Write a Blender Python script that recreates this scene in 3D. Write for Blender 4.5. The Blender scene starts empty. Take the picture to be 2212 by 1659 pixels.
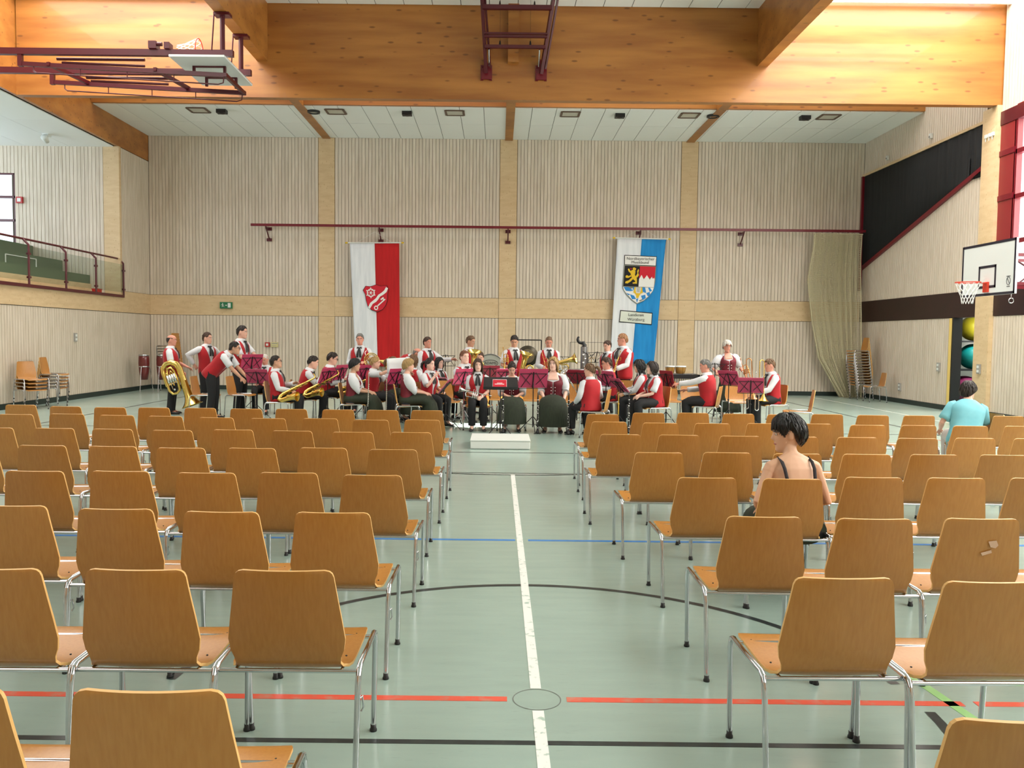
import bpy, math, random
from mathutils import Vector, Matrix, Quaternion
random.seed(7)
PI = math.pi
sc = bpy.context.scene
C = sc.collection
# ------------------------------------------------------------------ camera
cam_d = bpy.data.cameras.new('camera'); cam = bpy.data.objects.new('camera', cam_d); C.objects.link(cam)
pitch, roll = math.atan(98.5 / 1789), 0.0108
Fv = Vector((0, math.cos(pitch), -math.sin(pitch))); U0 = Vector((0, math.sin(pitch), math.cos(pitch))); R0 = Vector((1, 0, 0))
Rv = R0 * math.cos(roll) + U0 * math.sin(roll); Uv = -R0 * math.sin(roll) + U0 * math.cos(roll)
cm = Matrix((Rv, Uv, -Fv)).transposed().to_4x4(); cm.translation = (0, 0, 1.69)
cam.matrix_world = cm
cam_d.sensor_width = 36; cam_d.lens = 1789 / 2212 * 36; cam_d.shift_x = 31 / 2212; cam_d.clip_end = 200
sc.camera = cam
# ------------------------------------------------------------------ light
sc.view_settings.view_transform = 'Standard'; sc.view_settings.look = 'None'
sc.view_settings.gamma = 1; sc.view_settings.use_curve_mapping = False
sc.view_settings.exposure = EXPOSURE = 0.22
w = bpy.data.worlds.new('sky'); sc.world = w; w.use_nodes = True
w.node_tree.nodes['Background'].inputs[0].default_value = (0.85, 0.93, 1.0, 1)
w.node_tree.nodes['Background'].inputs[1].default_value = 1.6
def area(name, loc, size, power, rot, col=(1, 0.985, 0.96)):
    d = bpy.data.lights.new(name, 'AREA'); d.shape = 'RECTANGLE'; d.size, d.size_y = size; d.energy = power; d.color = col
    o = bpy.data.objects.new(name, d); o.location = loc; o.rotation_euler = rot; C.objects.link(o); return o
# daylight through the rooflights of the outer bays, the strip between the two cross beams and the side windows
area('daylight_rooflight_hoop_side', (8.75, 2.8, 9.42), (4.9, 23.2), 2000, (0, 0, 0))
area('daylight_rooflight_gallery_side', (-8.2, 2.8, 9.42), (5.0, 23.2), 1050, (0, 0, 0))
area('daylight_rooflight_hoop_end', (8.75, 16.7, 9.42), (4.9, 4.0), 800, (0, 0, 0), (1, .97, .9))
area('daylight_rooflight_gallery_end', (-8.2, 16.7, 9.42), (5.0, 4.0), 560, (0, 0, 0), (1, .97, .9))
area('daylight_rooflight_strip', (0.2, 20.75, 9.42), (21.6, 2.9), 480, (0, 0, 0))
area('daylight_window_hoop_side', (11.62, 9.2, 5.0), (3.3, 18.6), 1500, (0, PI / 2, 0), (1, 0.95, 0.86))
area('daylight_window_gallery', (-17.05, 15.5, 5.3), (2.4, 16), 520, (0, -PI / 2, 0), (0.8, 0.9, 1.0))
sun_d = bpy.data.lights.new('sun', 'SUN'); sun_d.energy = 45; sun_d.angle = 0.006; sun_d.color = (1, 0.94, 0.84)
sun = bpy.data.objects.new('sun', sun_d); C.objects.link(sun)
SUNV = Vector((-0.90, 0.12, -1)).normalized()
sun.rotation_euler = SUNV.to_track_quat('-Z', 'Y').to_euler()
# ------------------------------------------------------------------ helpers
def lin(c):
    return tuple((x / 255 / 12.92 if x / 255 <= 0.04045 else ((x / 255 + 0.055) / 1.055) ** 2.4) for x in c)
MATS = {}
def mat(name, col, rough=0.5, metal=0.0, col2=None, scale=8, stretch=(1, 1, 1), detail=3, rand=0.0, bump=0.0, coord='Object', spec=0.5, lo=0.35, hi=0.65, coat=0.0, sheen=0.0, trans=0.0):
    m = bpy.data.materials.new(name); m.use_nodes = True; nt = m.node_tree; b = nt.nodes['Principled BSDF']
    b.inputs['Roughness'].default_value = rough; b.inputs['Metallic'].default_value = metal
    b.inputs['Specular IOR Level'].default_value = spec
    if coat: b.inputs['Coat Weight'].default_value = coat
    if sheen: b.inputs['Sheen Weight'].default_value = sheen
    if trans: b.inputs['Transmission Weight'].default_value = trans
    c1 = lin(col) + (1,)
    b.inputs['Base Color'].default_value = c1
    out = None
    if col2 is not None:
        tc = nt.nodes.new('ShaderNodeTexCoord'); mp = nt.nodes.new('ShaderNodeMapping'); mp.inputs['Scale'].default_value = stretch
        nz = nt.nodes.new('ShaderNodeTexNoise'); nz.inputs['Scale'].default_value = scale; nz.inputs['Detail'].default_value = detail
        rp = nt.nodes.new('ShaderNodeMapRange'); rp.inputs[1].default_value = lo; rp.inputs[2].default_value = hi
        mx = nt.nodes.new('ShaderNodeMix'); mx.data_type = 'RGBA'; mx.inputs[6].default_value = c1; mx.inputs[7].default_value = lin(col2) + (1,)
        nt.links.new(tc.outputs[coord], mp.inputs[0]); nt.links.new(nz.outputs[0], rp.inputs[0]); nt.links.new(rp.outputs[0], mx.inputs[0])
        oi = nt.nodes.new('ShaderNodeObjectInfo'); ad = nt.nodes.new('ShaderNodeVectorMath'); ad.operation = 'ADD'
        sx = nt.nodes.new('ShaderNodeMath'); sx.operation = 'MULTIPLY'; sx.inputs[1].default_value = 37.0
        nt.links.new(oi.outputs['Random'], sx.inputs[0]); nt.links.new(mp.outputs[0], ad.inputs[0]); nt.links.new(sx.outputs[0], ad.inputs[1]); nt.links.new(ad.outputs[0], nz.inputs['Vector'])
        out = mx.outputs[2]
        if bump:
            bp = nt.nodes.new('ShaderNodeBump'); bp.inputs['Strength'].default_value = bump; bp.inputs['Distance'].default_value = 0.01
            nt.links.new(nz.outputs[0], bp.inputs['Height']); nt.links.new(bp.outputs[0], b.inputs['Normal'])
    if rand:
        oi2 = nt.nodes.new('ShaderNodeObjectInfo'); mr = nt.nodes.new('ShaderNodeMapRange'); mr.inputs[3].default_value = 1 - rand; mr.inputs[4].default_value = 1 + rand
        hs = nt.nodes.new('ShaderNodeHueSaturation'); nt.links.new(oi2.outputs['Random'], mr.inputs[0]); nt.links.new(mr.outputs[0], hs.inputs['Value'])
        if out is not None: nt.links.new(out, hs.inputs['Color'])
        else: hs.inputs['Color'].default_value = c1
        out = hs.outputs[0]
    if out is not None: nt.links.new(out, b.inputs['Base Color'])
    MATS[name] = m; return m
class MB:
    """collects shapes into one mesh"""
    def __init__(s): s.v = []; s.f = []; s.m = []; s.sm = []
    def add(s, vs, fs, mi=0, smooth=True, M=None):
        o = len(s.v)
        s.v += [tuple(M @ Vector(p)) for p in vs] if M is not None else [tuple(p) for p in vs]
        for f in fs: s.f.append(tuple(i + o for i in f)); s.m.append(mi); s.sm.append(smooth)
        return s
    def box(s, a, b, mi=0, M=None):
        x0, y0, z0 = a; x1, y1, z1 = b
        return s.add([(x0, y0, z0), (x1, y0, z0), (x1, y1, z0), (x0, y1, z0), (x0, y0, z1), (x1, y0, z1), (x1, y1, z1), (x0, y1, z1)],
                     [(0, 3, 2, 1), (4, 5, 6, 7), (0, 1, 5, 4), (1, 2, 6, 5), (2, 3, 7, 6), (3, 0, 4, 7)], mi, False, M)
    def bar(s, p, q, wd, ht, mi=0, up=(0, 0, 1)):
        p = Vector(p); q = Vector(q); d = q - p; L = d.length; d.normalize(); u = Vector(up)
        if abs(d.dot(u)) > 0.98: u = Vector((0, 1, 0))
        r = d.cross(u).normalized(); u = r.cross(d)
        M = Matrix((r, d, u)).transposed().to_4x4(); M.translation = p
        return s.box((-wd / 2, 0, -ht / 2), (wd / 2, L, ht / 2), mi, M)
    def tube(s, pts, r, n=8, mi=0, cap=True, closed=False, flat=1.0, up=None, smooth=True, M=None):
        P = [Vector(p) for p in pts]; N = len(P)
        rs = r if isinstance(r, (list, tuple)) else [r] * N
        T = []
        for i in range(N):
            a = P[i - 1] if (i > 0 or closed) else P[i]; b = P[(i + 1) % N] if (i < N - 1 or closed) else P[i]
            d = b - a; T.append(d.normalized() if d.length > 1e-9 else Vector((0, 0, 1)))
        u = Vector(up) if up is not None else (Vector((0, 0, 1)) if abs(T[0].z) < 0.9 else Vector((0, 1, 0)))
        vs = []; prev = None
        for i in range(N):
            t = T[i]
            if prev is None or up is not None: nrm = (u - t * u.dot(t)); 
            else: nrm = prev - t * prev.dot(t)
            if nrm.length < 1e-6: nrm = t.orthogonal()
            nrm.normalize(); prev = nrm; bn = t.cross(nrm)
            rr = rs[i]; ra, rb = rr if isinstance(rr, (list, tuple)) else (rr, rr * flat)
            for k in range(n):
                a = 2 * PI * k / n
                vs.append(P[i] + bn * (math.cos(a) * ra) + nrm * (math.sin(a) * rb))
        fs = []
        for i in range(N if closed else N - 1):
            for k in range(n):
                a = i * n + k; b = i * n + (k + 1) % n; j = (i + 1) % N
                fs.append((a, b, j * n + (k + 1) % n, j * n + k))
        s.add(vs, fs, mi, smooth, M)
        if cap and not closed:
            s.add(vs[:n], [tuple(range(n))[::-1]], mi, False, M); s.add(vs[-n:], [tuple(range(n))], mi, False, M)
        return s
    def rings(s, rr, mi=0, cap=True, M=None, smooth=True, closed_ring=True):
        n = len(rr[0]); vs = [p for r in rr for p in r]; fs = []
        for i in range(len(rr) - 1):
            for k in range(n if closed_ring else n - 1):
                a = i * n + k; b = i * n + (k + 1) % n; fs.append((a, b, b + n, a + n))
        if cap and closed_ring: fs.append(tuple(range(n))[::-1]); fs.append(tuple(range(len(vs) - n, len(vs))))
        return s.add(vs, fs, mi, smooth, M)
    def lathe(s, prof, n=16, mi=0, M=None, cap=True, smooth=True):
        rr = [[(r * math.cos(2 * PI * k / n), r * math.sin(2 * PI * k / n), z) for k in range(n)] for r, z in prof]
        return s.rings(rr, mi, cap, M, smooth)
    def prism(s, poly, t, mi=0, M=None):
        """poly in local XZ, thickness t along local Y (0..t)"""
        n = len(poly); vs = [(x, 0, z) for x, z in poly] + [(x, t, z) for x, z in poly]
        fs = [tuple(range(n)), tuple(range(2 * n - 1, n - 1, -1))] + [(i, i + n, (i + 1) % n + n, (i + 1) % n) for i in range(n)]
        return s.add(vs, fs, mi, False, M)
    def ball(s, c, r, n=12, k=8, mi=0, M=None):
        rx, ry, rz = r if isinstance(r, (tuple, list)) else (r, r, r)
        rr = []
        for i in range(k + 1):
            e = -PI / 2 + PI * i / k; ce = max(math.cos(e), 1e-3)
            rr.append([(c[0] + rx * ce * math.cos(2 * PI * j / n), c[1] + ry * ce * math.sin(2 * PI * j / n), c[2] + rz * math.sin(e)) for j in range(n)])
        return s.rings(rr, mi, True, M)
    def mesh(s, name, mats):
        me = bpy.data.meshes.new(name); me.from_pydata(s.v, [], s.f)
        for m in mats: me.materials.append(MATS[m] if isinstance(m, str) else m)
        me.polygons.foreach_set('material_index', s.m); me.polygons.foreach_set('use_smooth', s.sm); me.update()
        return me
    def build(s, name, mats, parent=None, loc=None, kind=None):
        if isinstance(mats, str): mats = [mats]
        return link(name, s.mesh(name, mats), parent, loc, kind)
def link(name, me, parent=None, loc=None, kind=None, rotz=None):
    o = bpy.data.objects.new(name, me); C.objects.link(o)
    if parent is not None: o.parent = parent
    if loc is not None: o.location = loc
    if rotz is not None: o.rotation_euler = (0, 0, rotz)
    if kind: o['kind'] = kind
    return o
def thing(name, label, cat, loc=(0, 0, 0), rotz=0.0, group=None):
    o = bpy.data.objects.new(name, None); o.empty_display_size = 0.1; C.objects.link(o); o.location = loc; o.rotation_euler = (0, 0, rotz)
    return tag(o, label, cat, group)
def tag(o, label, cat, group=None):
    o['label'] = label; o['category'] = cat
    if group: o['group'] = group
    return o
def struct(name, label=None):
    o = bpy.data.objects.new(name, None); o.empty_display_size = 0.1; C.objects.link(o); o['kind'] = 'structure'; return o
ORD = ['first', 'second', 'third', 'fourth', 'fifth', 'sixth', 'seventh', 'eighth', 'ninth', 'tenth', 'eleventh', 'twelfth', 'thirteenth', 'fourteenth', 'fifteenth']
def arc(c, r, a0, a1, n, ax=(1, 0, 0), ay=(0, 0, 1)):
    c = Vector(c); ax = Vector(ax); ay = Vector(ay)
    return [c + ax * (r * math.cos(a0 + (a1 - a0) * i / n)) + ay * (r * math.sin(a0 + (a1 - a0) * i / n)) for i in range(n + 1)]
# ------------------------------------------------------------------ materials
mat('plank', (216, 204, 188), 0.6, col2=(202, 189, 170), scale=3, stretch=(6, 6, 0.5), rand=0.05)
mat('panel', (212, 187, 148), 0.55, col2=(203, 176, 136), scale=5, stretch=(0.6, 0.6, 2.2), rand=0.02)
mat('groove', (84, 74, 64), 0.9)
mat('ceiling_white', (240, 242, 240), 0.7, rand=0.015)
mat('seam', (110, 112, 108), 0.9)
mat('base_green', (30, 44, 40), 0.5)
mat('band_purple', (40, 12, 18), 0.4, col2=(32, 9, 15), scale=3)
mat('red_paint', (108, 10, 28), 0.35)
mat('dark_red', (78, 14, 26), 0.35)
mat('red_panel', (128, 30, 34), 0.45)
mat('wood_beam', (174, 116, 52), 0.42, col2=(146, 89, 35), scale=1.6, stretch=(0.25, 1, 2.2), detail=6, coat=0.15)
mat('chrome', (196, 198, 202), 0.09, 1.0)
mat('black', (16, 16, 18), 0.45)
mat('black_cloth', (14, 16, 18), 0.95, col2=(24, 26, 28), scale=6, stretch=(6, 6, .3))
mat('white', (218, 222, 218), 0.45)
mat('white_matte', (225, 226, 220), 0.8)
mat('gold', (214, 176, 92), 0.22, 1.0)
mat('brass', (222, 192, 110), 0.2, 1.0)
mat('silver', (215, 215, 212), 0.2, 1.0)
mat('steel', (150, 152, 154), 0.35, 1.0)
def knots(m, dens=3.2, col=(96, 56, 22), st=(0.33, 1, 1)):
    """dark elongated knots on a board material"""
    nt = m.node_tree; b = nt.nodes['Principled BSDF']; src = b.inputs['Base Color'].links[0].from_socket
    tc = nt.nodes.new('ShaderNodeTexCoord'); mp = nt.nodes.new('ShaderNodeMapping'); mp.inputs['Scale'].default_value = st
    vo = nt.nodes.new('ShaderNodeTexVoronoi'); vo.inputs['Scale'].default_value = dens; vo.inputs['Randomness'].default_value = 1
    mr = nt.nodes.new('ShaderNodeMapRange'); mr.inputs[1].default_value = 0.10; mr.inputs[2].default_value = 0.18; mr.inputs[3].default_value = 0.7; mr.inputs[4].default_value = 0
    mx = nt.nodes.new('ShaderNodeMix'); mx.data_type = 'RGBA'; mx.inputs[7].default_value = lin(col) + (1,)
    nt.links.new(tc.outputs['Object'], mp.inputs[0]); nt.links.new(mp.outputs[0], vo.inputs['Vector']); nt.links.new(vo.outputs['Distance'], mr.inputs[0])
    nt.links.new(mr.outputs[0], mx.inputs[0]); nt.links.new(src, mx.inputs[6]); nt.links.new(mx.outputs[2], b.inputs['Base Color'])
knots(MATS['wood_beam'], 6.5)
knots(MATS['panel'], 9.0, (176, 144, 102), (1.6, 1.6, 0.7))
def floor_mat():
    m = mat('floor', (160, 181, 171), 0.28, col2=(151, 172, 163), scale=2.2, stretch=(1.2, 6, 1), detail=3, spec=0.55, lo=.15, hi=.85)
    nt = m.node_tree; b = nt.nodes['Principled BSDF']; src = b.inputs['Base Color'].links[0].from_socket
    tc = nt.nodes.new('ShaderNodeTexCoord'); mp = nt.nodes.new('ShaderNodeMapping'); mp.inputs['Scale'].default_value = (9, 60, 1)
    nz = nt.nodes.new('ShaderNodeTexNoise'); nz.inputs['Scale'].default_value = 1.5; nz.inputs['Detail'].default_value = 4
    mr = nt.nodes.new('ShaderNodeMapRange'); mr.inputs[1].default_value = 0.62; mr.inputs[2].default_value = 0.75; mr.inputs[4].default_value = 0.3
    mx = nt.nodes.new('ShaderNodeMix'); mx.data_type = 'RGBA'; mx.inputs[7].default_value = lin((126, 148, 140)) + (1,)
    nt.links.new(tc.outputs['Object'], mp.inputs[0]); nt.links.new(mp.outputs[0], nz.inputs['Vector']); nt.links.new(nz.outputs[0], mr.inputs[0])
    nt.links.new(mr.outputs[0], mx.inputs[0]); nt.links.new(src, mx.inputs[6]); nt.links.new(mx.outputs[2], b.inputs['Base Color'])
    n2 = nt.nodes.new('ShaderNodeTexNoise'); n2.inputs['Scale'].default_value = 0.9; n2.inputs['Detail'].default_value = 2
    m2 = nt.nodes.new('ShaderNodeMapRange'); m2.inputs[3].default_value = 0.15; m2.inputs[4].default_value = 0.27
    nt.links.new(tc.outputs['Object'], n2.inputs['Vector']); nt.links.new(n2.outputs[0], m2.inputs[0]); nt.links.new(m2.outputs[0], b.inputs['Roughness'])
floor_mat()
mat('line_white', (238, 240, 236), 0.35, col2=(168, 192, 180), scale=26, detail=5, lo=0.56, hi=0.68)
mat('line_black', (40, 46, 48), 0.35, col2=(52, 60, 60), scale=20)
mat('line_red', (226, 92, 72), 0.35, col2=(206, 130, 110), scale=18, lo=0.5, hi=0.7)
mat('line_blue', (60, 132, 205), 0.35)
mat('line_green', (150, 200, 130), 0.4)
mat('line_grey', (205, 214, 206), 0.35)
# ------------------------------------------------------------------ room shell
XL, XR, YB, YF = -10.9, 11.3, 26.0, -9.0
ZC, ZT, ZG = 7.85, 9.15, 7.06      # back ceiling, main ceiling, gallery ceiling / beam underside
fl = MB().box((-17.2, YF, -0.2), (13.8, YB + 0.3, 0)).build('floor', 'floor', kind='structure')
def strip(name, x0, y0, x1, y1, wd, m, z=0.0015):
    p = Vector((x0, y0, 0)); q = Vector((x1, y1, 0)); d = (q - p).normalized(); n = Vector((-d.y, d.x, 0)) * wd / 2
    b = MB(); vs = [p - n, q - n, q + n, p + n]
    b.add([(v.x, v.y, 0) for v in vs] + [(v.x, v.y, z) for v in vs], [(4, 5, 6, 7), (0, 1, 5, 4), (1, 2, 6, 5), (2, 3, 7, 6), (3, 0, 4, 7)], 0, False)
    return b.build(name, m, fl)
def ringline(c, r, a0, a1, wd, m, n=48, z=0.0015):
    b = MB(); vs = []; fs = []
    for i in range(n + 1):
        a = a0 + (a1 - a0) * i / n
        for rr in (r - wd / 2, r + wd / 2): vs.append((c[0] + rr * math.cos(a), c[1] + rr * math.sin(a), z))
    for i in range(n): fs.append((2 * i, 2 * i + 1, 2 * i + 3, 2 * i + 2))
    return b.add(vs, fs, 0, False).build('court_line', m, fl)
strip('court_line', 0.2, -8, 0.2, 3.68, 0.052, 'line_white', 0.002); strip('court_line', 0.2, 3.92, 0.2, 10.2, 0.052, 'line_white', 0.002)
strip('court_line', -10.5, 3.8, 0.06, 3.8, 0.05, 'line_red'); strip('court_line', 0.34, 3.8, 2.2, 3.8, 0.05, 'line_red'); strip('court_line', 2.26, 3.8, 10.9, 3.8, 0.05, 'line_red')
strip('court_line', -2.05, 3.38, 10.9, 3.38, 0.036, 'line_black'); strip('court_line', -10.5, 3.47, -2.15, 3.47, 0.05, 'line_black')
strip('court_line', -10.5, 6.87, 0.16, 6.87, 0.05, 'line_blue'); strip('court_line', 0.27, 6.87, 10.9, 6.87, 0.05, 'line_blue')
strip('court_line', -10.5, 10.24, 10.9, 10.24, 0.06, 'line_grey'); strip('court_line', -10.5, 10.33, 10.9, 10.33, 0.04, 'line_black')
strip('court_line', -10.5, 12.2, 10.9, 12.2, 0.05, 'line_black'); strip('court_line', 2.27, 2.6, 2.0, 5.2, 0.05, 'line_green')
strip('court_line', 6.6, 12.6, 7.6, 12.58, 0.05, 'line_grey'); strip('court_line', 4.0, 15.2, 10.9, 15.2, 0.05, 'line_black'); strip('court_line', -10.5, 15.2, -5.2, 15.2, 0.05, 'line_black')
strip('court_line', 8.1, 10.4, 8.1, 25.5, 0.05, 'line_black'); strip('court_line', -8.6, 10.4, -8.6, 25.5, 0.05, 'line_black'); strip('court_line', 9.6, 8, 9.6, 25.5, 0.05, 'line_grey')
for a0, a1 in ((0.12, PI - 0.1), (PI + 0.1, 2 * PI - 0.05)): ringline((0.2, 3.8), 1.8, a0, a1, 0.048, 'line_black')
ringline((0.2, 3.8), 0.112, 0, 2 * PI, 0.004, 'seam', 32)
ringline((0.2, 15.6), 5.4, PI * 1.2, PI * 1.8, 0.05, 'line_black', 40)
ringline((6.6, 13.2), 1.6, -0.4, 1.0, 0.05, 'line_red', 24)
# --- plank fields
def plank_mesh(L, wd, t):
    e = 0.003
    b = MB(); z0, z1 = 0, L
    b.add([(-wd / 2, t, z0), (-wd / 2, e, z0), (-wd / 2 + e, 0, z0), (wd / 2 - e, 0, z0), (wd / 2, e, z0), (wd / 2, t, z0),
           (-wd / 2, t, z1), (-wd / 2, e, z1), (-wd / 2 + e, 0, z1), (wd / 2 - e, 0, z1), (wd / 2, e, z1), (wd / 2, t, z1)],
          [(0, 1, 7, 6), (1, 2, 8, 7), (2, 3, 9, 8), (3, 4, 10, 9), (4, 5, 11, 10), (0, 5, 4, 3, 2, 1), (6, 7, 8, 9, 10, 11)], 0, False)
    return b
def field(parent, x0, x1, z0, z1, Y, pitch=0.104, m='plank'):
    """vertical boards facing -Y between x0 and x1, each a piece of its own over a dark backing"""
    bk = MB().box((x0, Y + 0.02, z0), (x1, Y + 0.04, z1)).build('board_field', 'groove', parent)
    n = round((x1 - x0) / pitch); p = (x1 - x0) / n
    me = plank_mesh(z1 - z0, p - 0.010, 0.022).mesh('plank', [m])
    for i in range(n): link('plank', me, bk, (x0 + p * (i + 0.5), Y, z0))
def side_field(parent, name, y0, y1, zf, X, s, pitch=0.104, m='plank'):
    """boards on a side wall (s=+1 faces +X, -1 faces -X), far too foreshortened to pick apart: joined. zf(y)->(z0,z1)"""
    b = MB(); n = round((y1 - y0) / pitch); p = (y1 - y0) / n
    for i in range(n):
        a = y0 + p * i + 0.006; c = y0 + p * (i + 1) - 0.006; z0, z1 = zf((a + c) / 2)
        xa, xb = (X - 0.02, X) if s > 0 else (X, X + 0.02)
        b.box((xa, a, z0), (xb, c, z1), 0)
    o = b.build(name, m, parent); o['kind'] = 'stuff'; return o
wb = struct('wall_back')
MB().box((XL - 0.3, YB + 0.04, 0), (XR + 0.3, YB + 0.3, ZT + 0.5)).build('wall_core', 'groove', wb)
cols = [(-5.63, -5.12), (0.0, 0.54), (5.62, 6.14)]
xs = [XL] + [q for c in cols for q in c] + [XR]
for i in range(4):
    field(wb, xs[2 * i] + 0.005, xs[2 * i + 1] - 0.005, 0.13, 2.315, YB); field(wb, xs[2 * i] + 0.005, xs[2 * i + 1] - 0.005, 2.95, ZC, YB)
    MB().box((xs[2 * i], YB - 0.012, 2.325), (xs[2 * i + 1] - 0.006, YB + 0.04, 2.94)).build('band_panel', 'panel', wb)
for a, b in cols:
    MB().box((a + 0.004, YB - 0.01, 0.13), (b - 0.004, YB + 0.04, 2.318)).build('pilaster_panel', 'panel', wb)
    MB().box((a + 0.004, YB - 0.01, 2.325), (b - 0.004, YB + 0.04, 2.94)).build('band_panel', 'panel', wb)
    MB().box((a + 0.004, YB - 0.01, 2.947), (b - 0.004, YB + 0.04, ZC)).build('pilaster_panel', 'panel', wb)
MB().box((XL, YB - 0.02, 0), (XR, YB + 0.02, 0.125)).build('baseboard_back', 'base_green', kind='structure')
# left wall and gallery front
wl = struct('wall_left')
MB().box((XL - 0.3, YF, 0), (XL - 0.021, YB, 2.33)).box((XL - 0.3, 24.06, 2.33), (XL - 0.021, YB, ZG)).build('wall_core', 'groove', wl)
side_field(wl, 'plank_field', YF, YB, lambda y: (0.13, 2.315), XL, 1)
side_field(wl, 'plank_field', 24.12, YB, lambda y: (2.95, 7.04), XL, 1)
MB().box((XL - 0.3, YF, 2.33), (XL + 0.012, 24.1, 2.8)).build('gallery_front_board', 'panel', wl)
MB().box((XL - 0.3, 24.1, 2.33), (XL + 0.012, YB, 2.94)).build('band_panel', 'panel', wl)
MB().box((XL, YF, 0), (XL + 0.02, YB, 0.125)).build('baseboard_left', 'base_green', kind='structure')
# gallery
gw = struct('wall_gallery')
MB().box((-11.36, 24.0, 2.8), (-10.905, 24.12, ZG)).build('corner_panel', 'panel', gw)
field(gw, -13.9, -11.365, 2.8, ZG, 24.0); field(gw, -17.2, -13.9, 6.27, ZG, 24.0); field(gw, -17.2, -13.9, 2.8, 4.26, 24.0)
MB().box((-14.0, 24.041, 2.8), (-10.93, 24.15, ZG)).box((-17.2, 24.041, 2.8), (-14, 24.15, 4.26)).box((-17.2, 24.041, 6.27), (-14, 24.15, ZG + .8)).build('wall_core', 'groove', gw)
MB().box((-17.3, YF, 2.8), (-17.2, 6.9, ZG)).box((-17.3, 24, 2.8), (-17.2, 23.8, ZG)).box((-17.3, 6.9, 2.8), (-17.2, 24, 4.0)).box((-17.3, 6.9, 6.6), (-17.2, 24, ZG)).build('gallery_end_panel', 'plank', gw)
MB().box((-17.2, YF, 2.5), (XL - 0.3, 24, 2.8)).build('gallery_floor', 'panel', kind='structure')
gs = struct('gallery_tier_floor')
mat('tier_green', (84, 104, 78), 0.7)
MB().box((-17.2, YF, 2.8), (-11.74, 23.98, 3.13)).build('plinth', 'panel', gs)
for i, (x, z0, z1) in enumerate(((-11.78, 3.13, 3.38), (-12.56, 3.38, 3.79), (-13.4, 3.79, 4.2))):
    MB().box((-17.2, YF, z0), (x, 23.98, z1)).build('tier_step', 'tier_green', gs)
for x, y0, y1, z0, z1 in ((-12.55, 21.2, 22.6, 3.46, 3.7), (-12.55, 18.2, 19.4, 3.46, 3.7)):
    b = MB()
    for p, q in (((y0, z0), (y1, z0)), ((y0, z1), (y1, z1)), ((y0, z0), (y0, z1)), ((y1, z0), (y1, z1))): b.bar((x, p[0], p[1]), (x, q[0], q[1]), 0.02, 0.02)
    b.build('vent_frame', 'ceiling_white', gs)
MB().box((-17.2, YF, ZG), (-11.0, 24.1, ZG + 0.1)).build('gallery_ceiling_slab', 'seam', kind='structure')
gc = struct('ceiling_gallery')
me = MB().box((-0.62, -0.005, -0.02), (0.62, 2.99, 0)).mesh('ceiling_panel', ['ceiling_white'])
for i in range(5):
    for j in range(6): link('ceiling_panel', me, gc, (-11.68 - 1.25 * i, 21.0 - 3.0 * j + 0.08, ZG))
# gallery windows
def window(name, org, ax, wd, ht, nx, nz, fr=0.07, m='dark_red', dep=0.08):
    """glazed frame, ax = direction of width"""
    o = struct(name); ax = Vector(ax); org = Vector(org); b = MB(); g = []
    for i in range(nx + 1): p = org + ax * (wd * i / nx); b.bar(p, p + Vector((0, 0, ht)), fr, dep, 0, ax.cross(Vector((0, 0, 1))))
    for j in range(nz + 1): p = org + Vector((0, 0, ht * j / nz)); b.bar(p, p + ax * wd, dep, fr)
    b.build('window_frame', m, o)
    pm = MB().add([(0, 0, 0), tuple(ax * (wd / nx - fr)), tuple(ax * (wd / nx - fr) + Vector((0, 0, ht / nz - fr))), (0, 0, ht / nz - fr)], [(0, 1, 2, 3)], 0, False).mesh('pane', ['glass'])
    for i in range(nx):
        for j in range(nz): link('pane', pm, o, org + ax * (wd * i / nx + fr / 2) + Vector((0, 0, ht * j / nz + fr / 2)))
    return o
def glassmat(name, tint, gl=0.08):
    m = bpy.data.materials.new(name); m.use_nodes = True; nt = m.node_tree; nt.nodes.remove(nt.nodes['Principled BSDF'])
    t = nt.nodes.new('ShaderNodeBsdfTransparent'); t.inputs[0].default_value = tint + (1,); g = nt.nodes.new('ShaderNodeBsdfGlossy'); g.inputs['Roughness'].default_value = 0.05
    x = nt.nodes.new('ShaderNodeMixShader'); x.inputs[0].default_value = gl; nt.links.new(t.outputs[0], x.inputs[1]); nt.links.new(g.outputs[0], x.inputs[2])
    nt.links.new(x.outputs[0], nt.nodes['Material Output'].inputs[0]); MATS[name] = m
glassmat('glass', (0.97, 0.98, 0.97)); glassmat('glass_tint', (0.86, 0.9, 0.88), 0.06)
window('window_1', (-17.2, 24.05, 4.26), (1, 0, 0), 3.3, 2.0, 3, 3)
window('window_2', (-17.22, 7, 4.0), (0, 1, 0), 16.8, 2.6, 10, 3)
# balustrade
bal = thing('balustrade', 'dark red steel balustrade with glass infill along the gallery edge', 'railing', (XL + 0.04, 0, 2.8))
posts = [24.1, 22.45, 20.9, 19.25, 17.6, 15.95, 14.3]
MB().bar((0, posts[-1], -0.01), (0, posts[0], -0.01), 0.05, 0.075).build('bottom_rail', 'dark_red', bal)
MB().tube([(-0.13, posts[-1], 1.07), (-0.13, posts[0], 1.07)], 0.026).build('handrail', 'dark_red', bal)
for y in posts:
    MB().tube([(0, y, 0), (0, y, 0.86), (0, y, 0.93), (-0.13, y, 1.07)], 0.026).box((-.03, y - .05, .16), (.03, y + .05, .21)).box((-.03, y - .05, .7), (.03, y + .05, .75)).build('post', 'dark_red', bal)
for a, b in zip(posts[1:], posts): MB().box((-0.006, a + 0.05, 0.1), (0.002, b - 0.05, 0.9)).build('glass_panel', 'glass_tint', bal)
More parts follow.
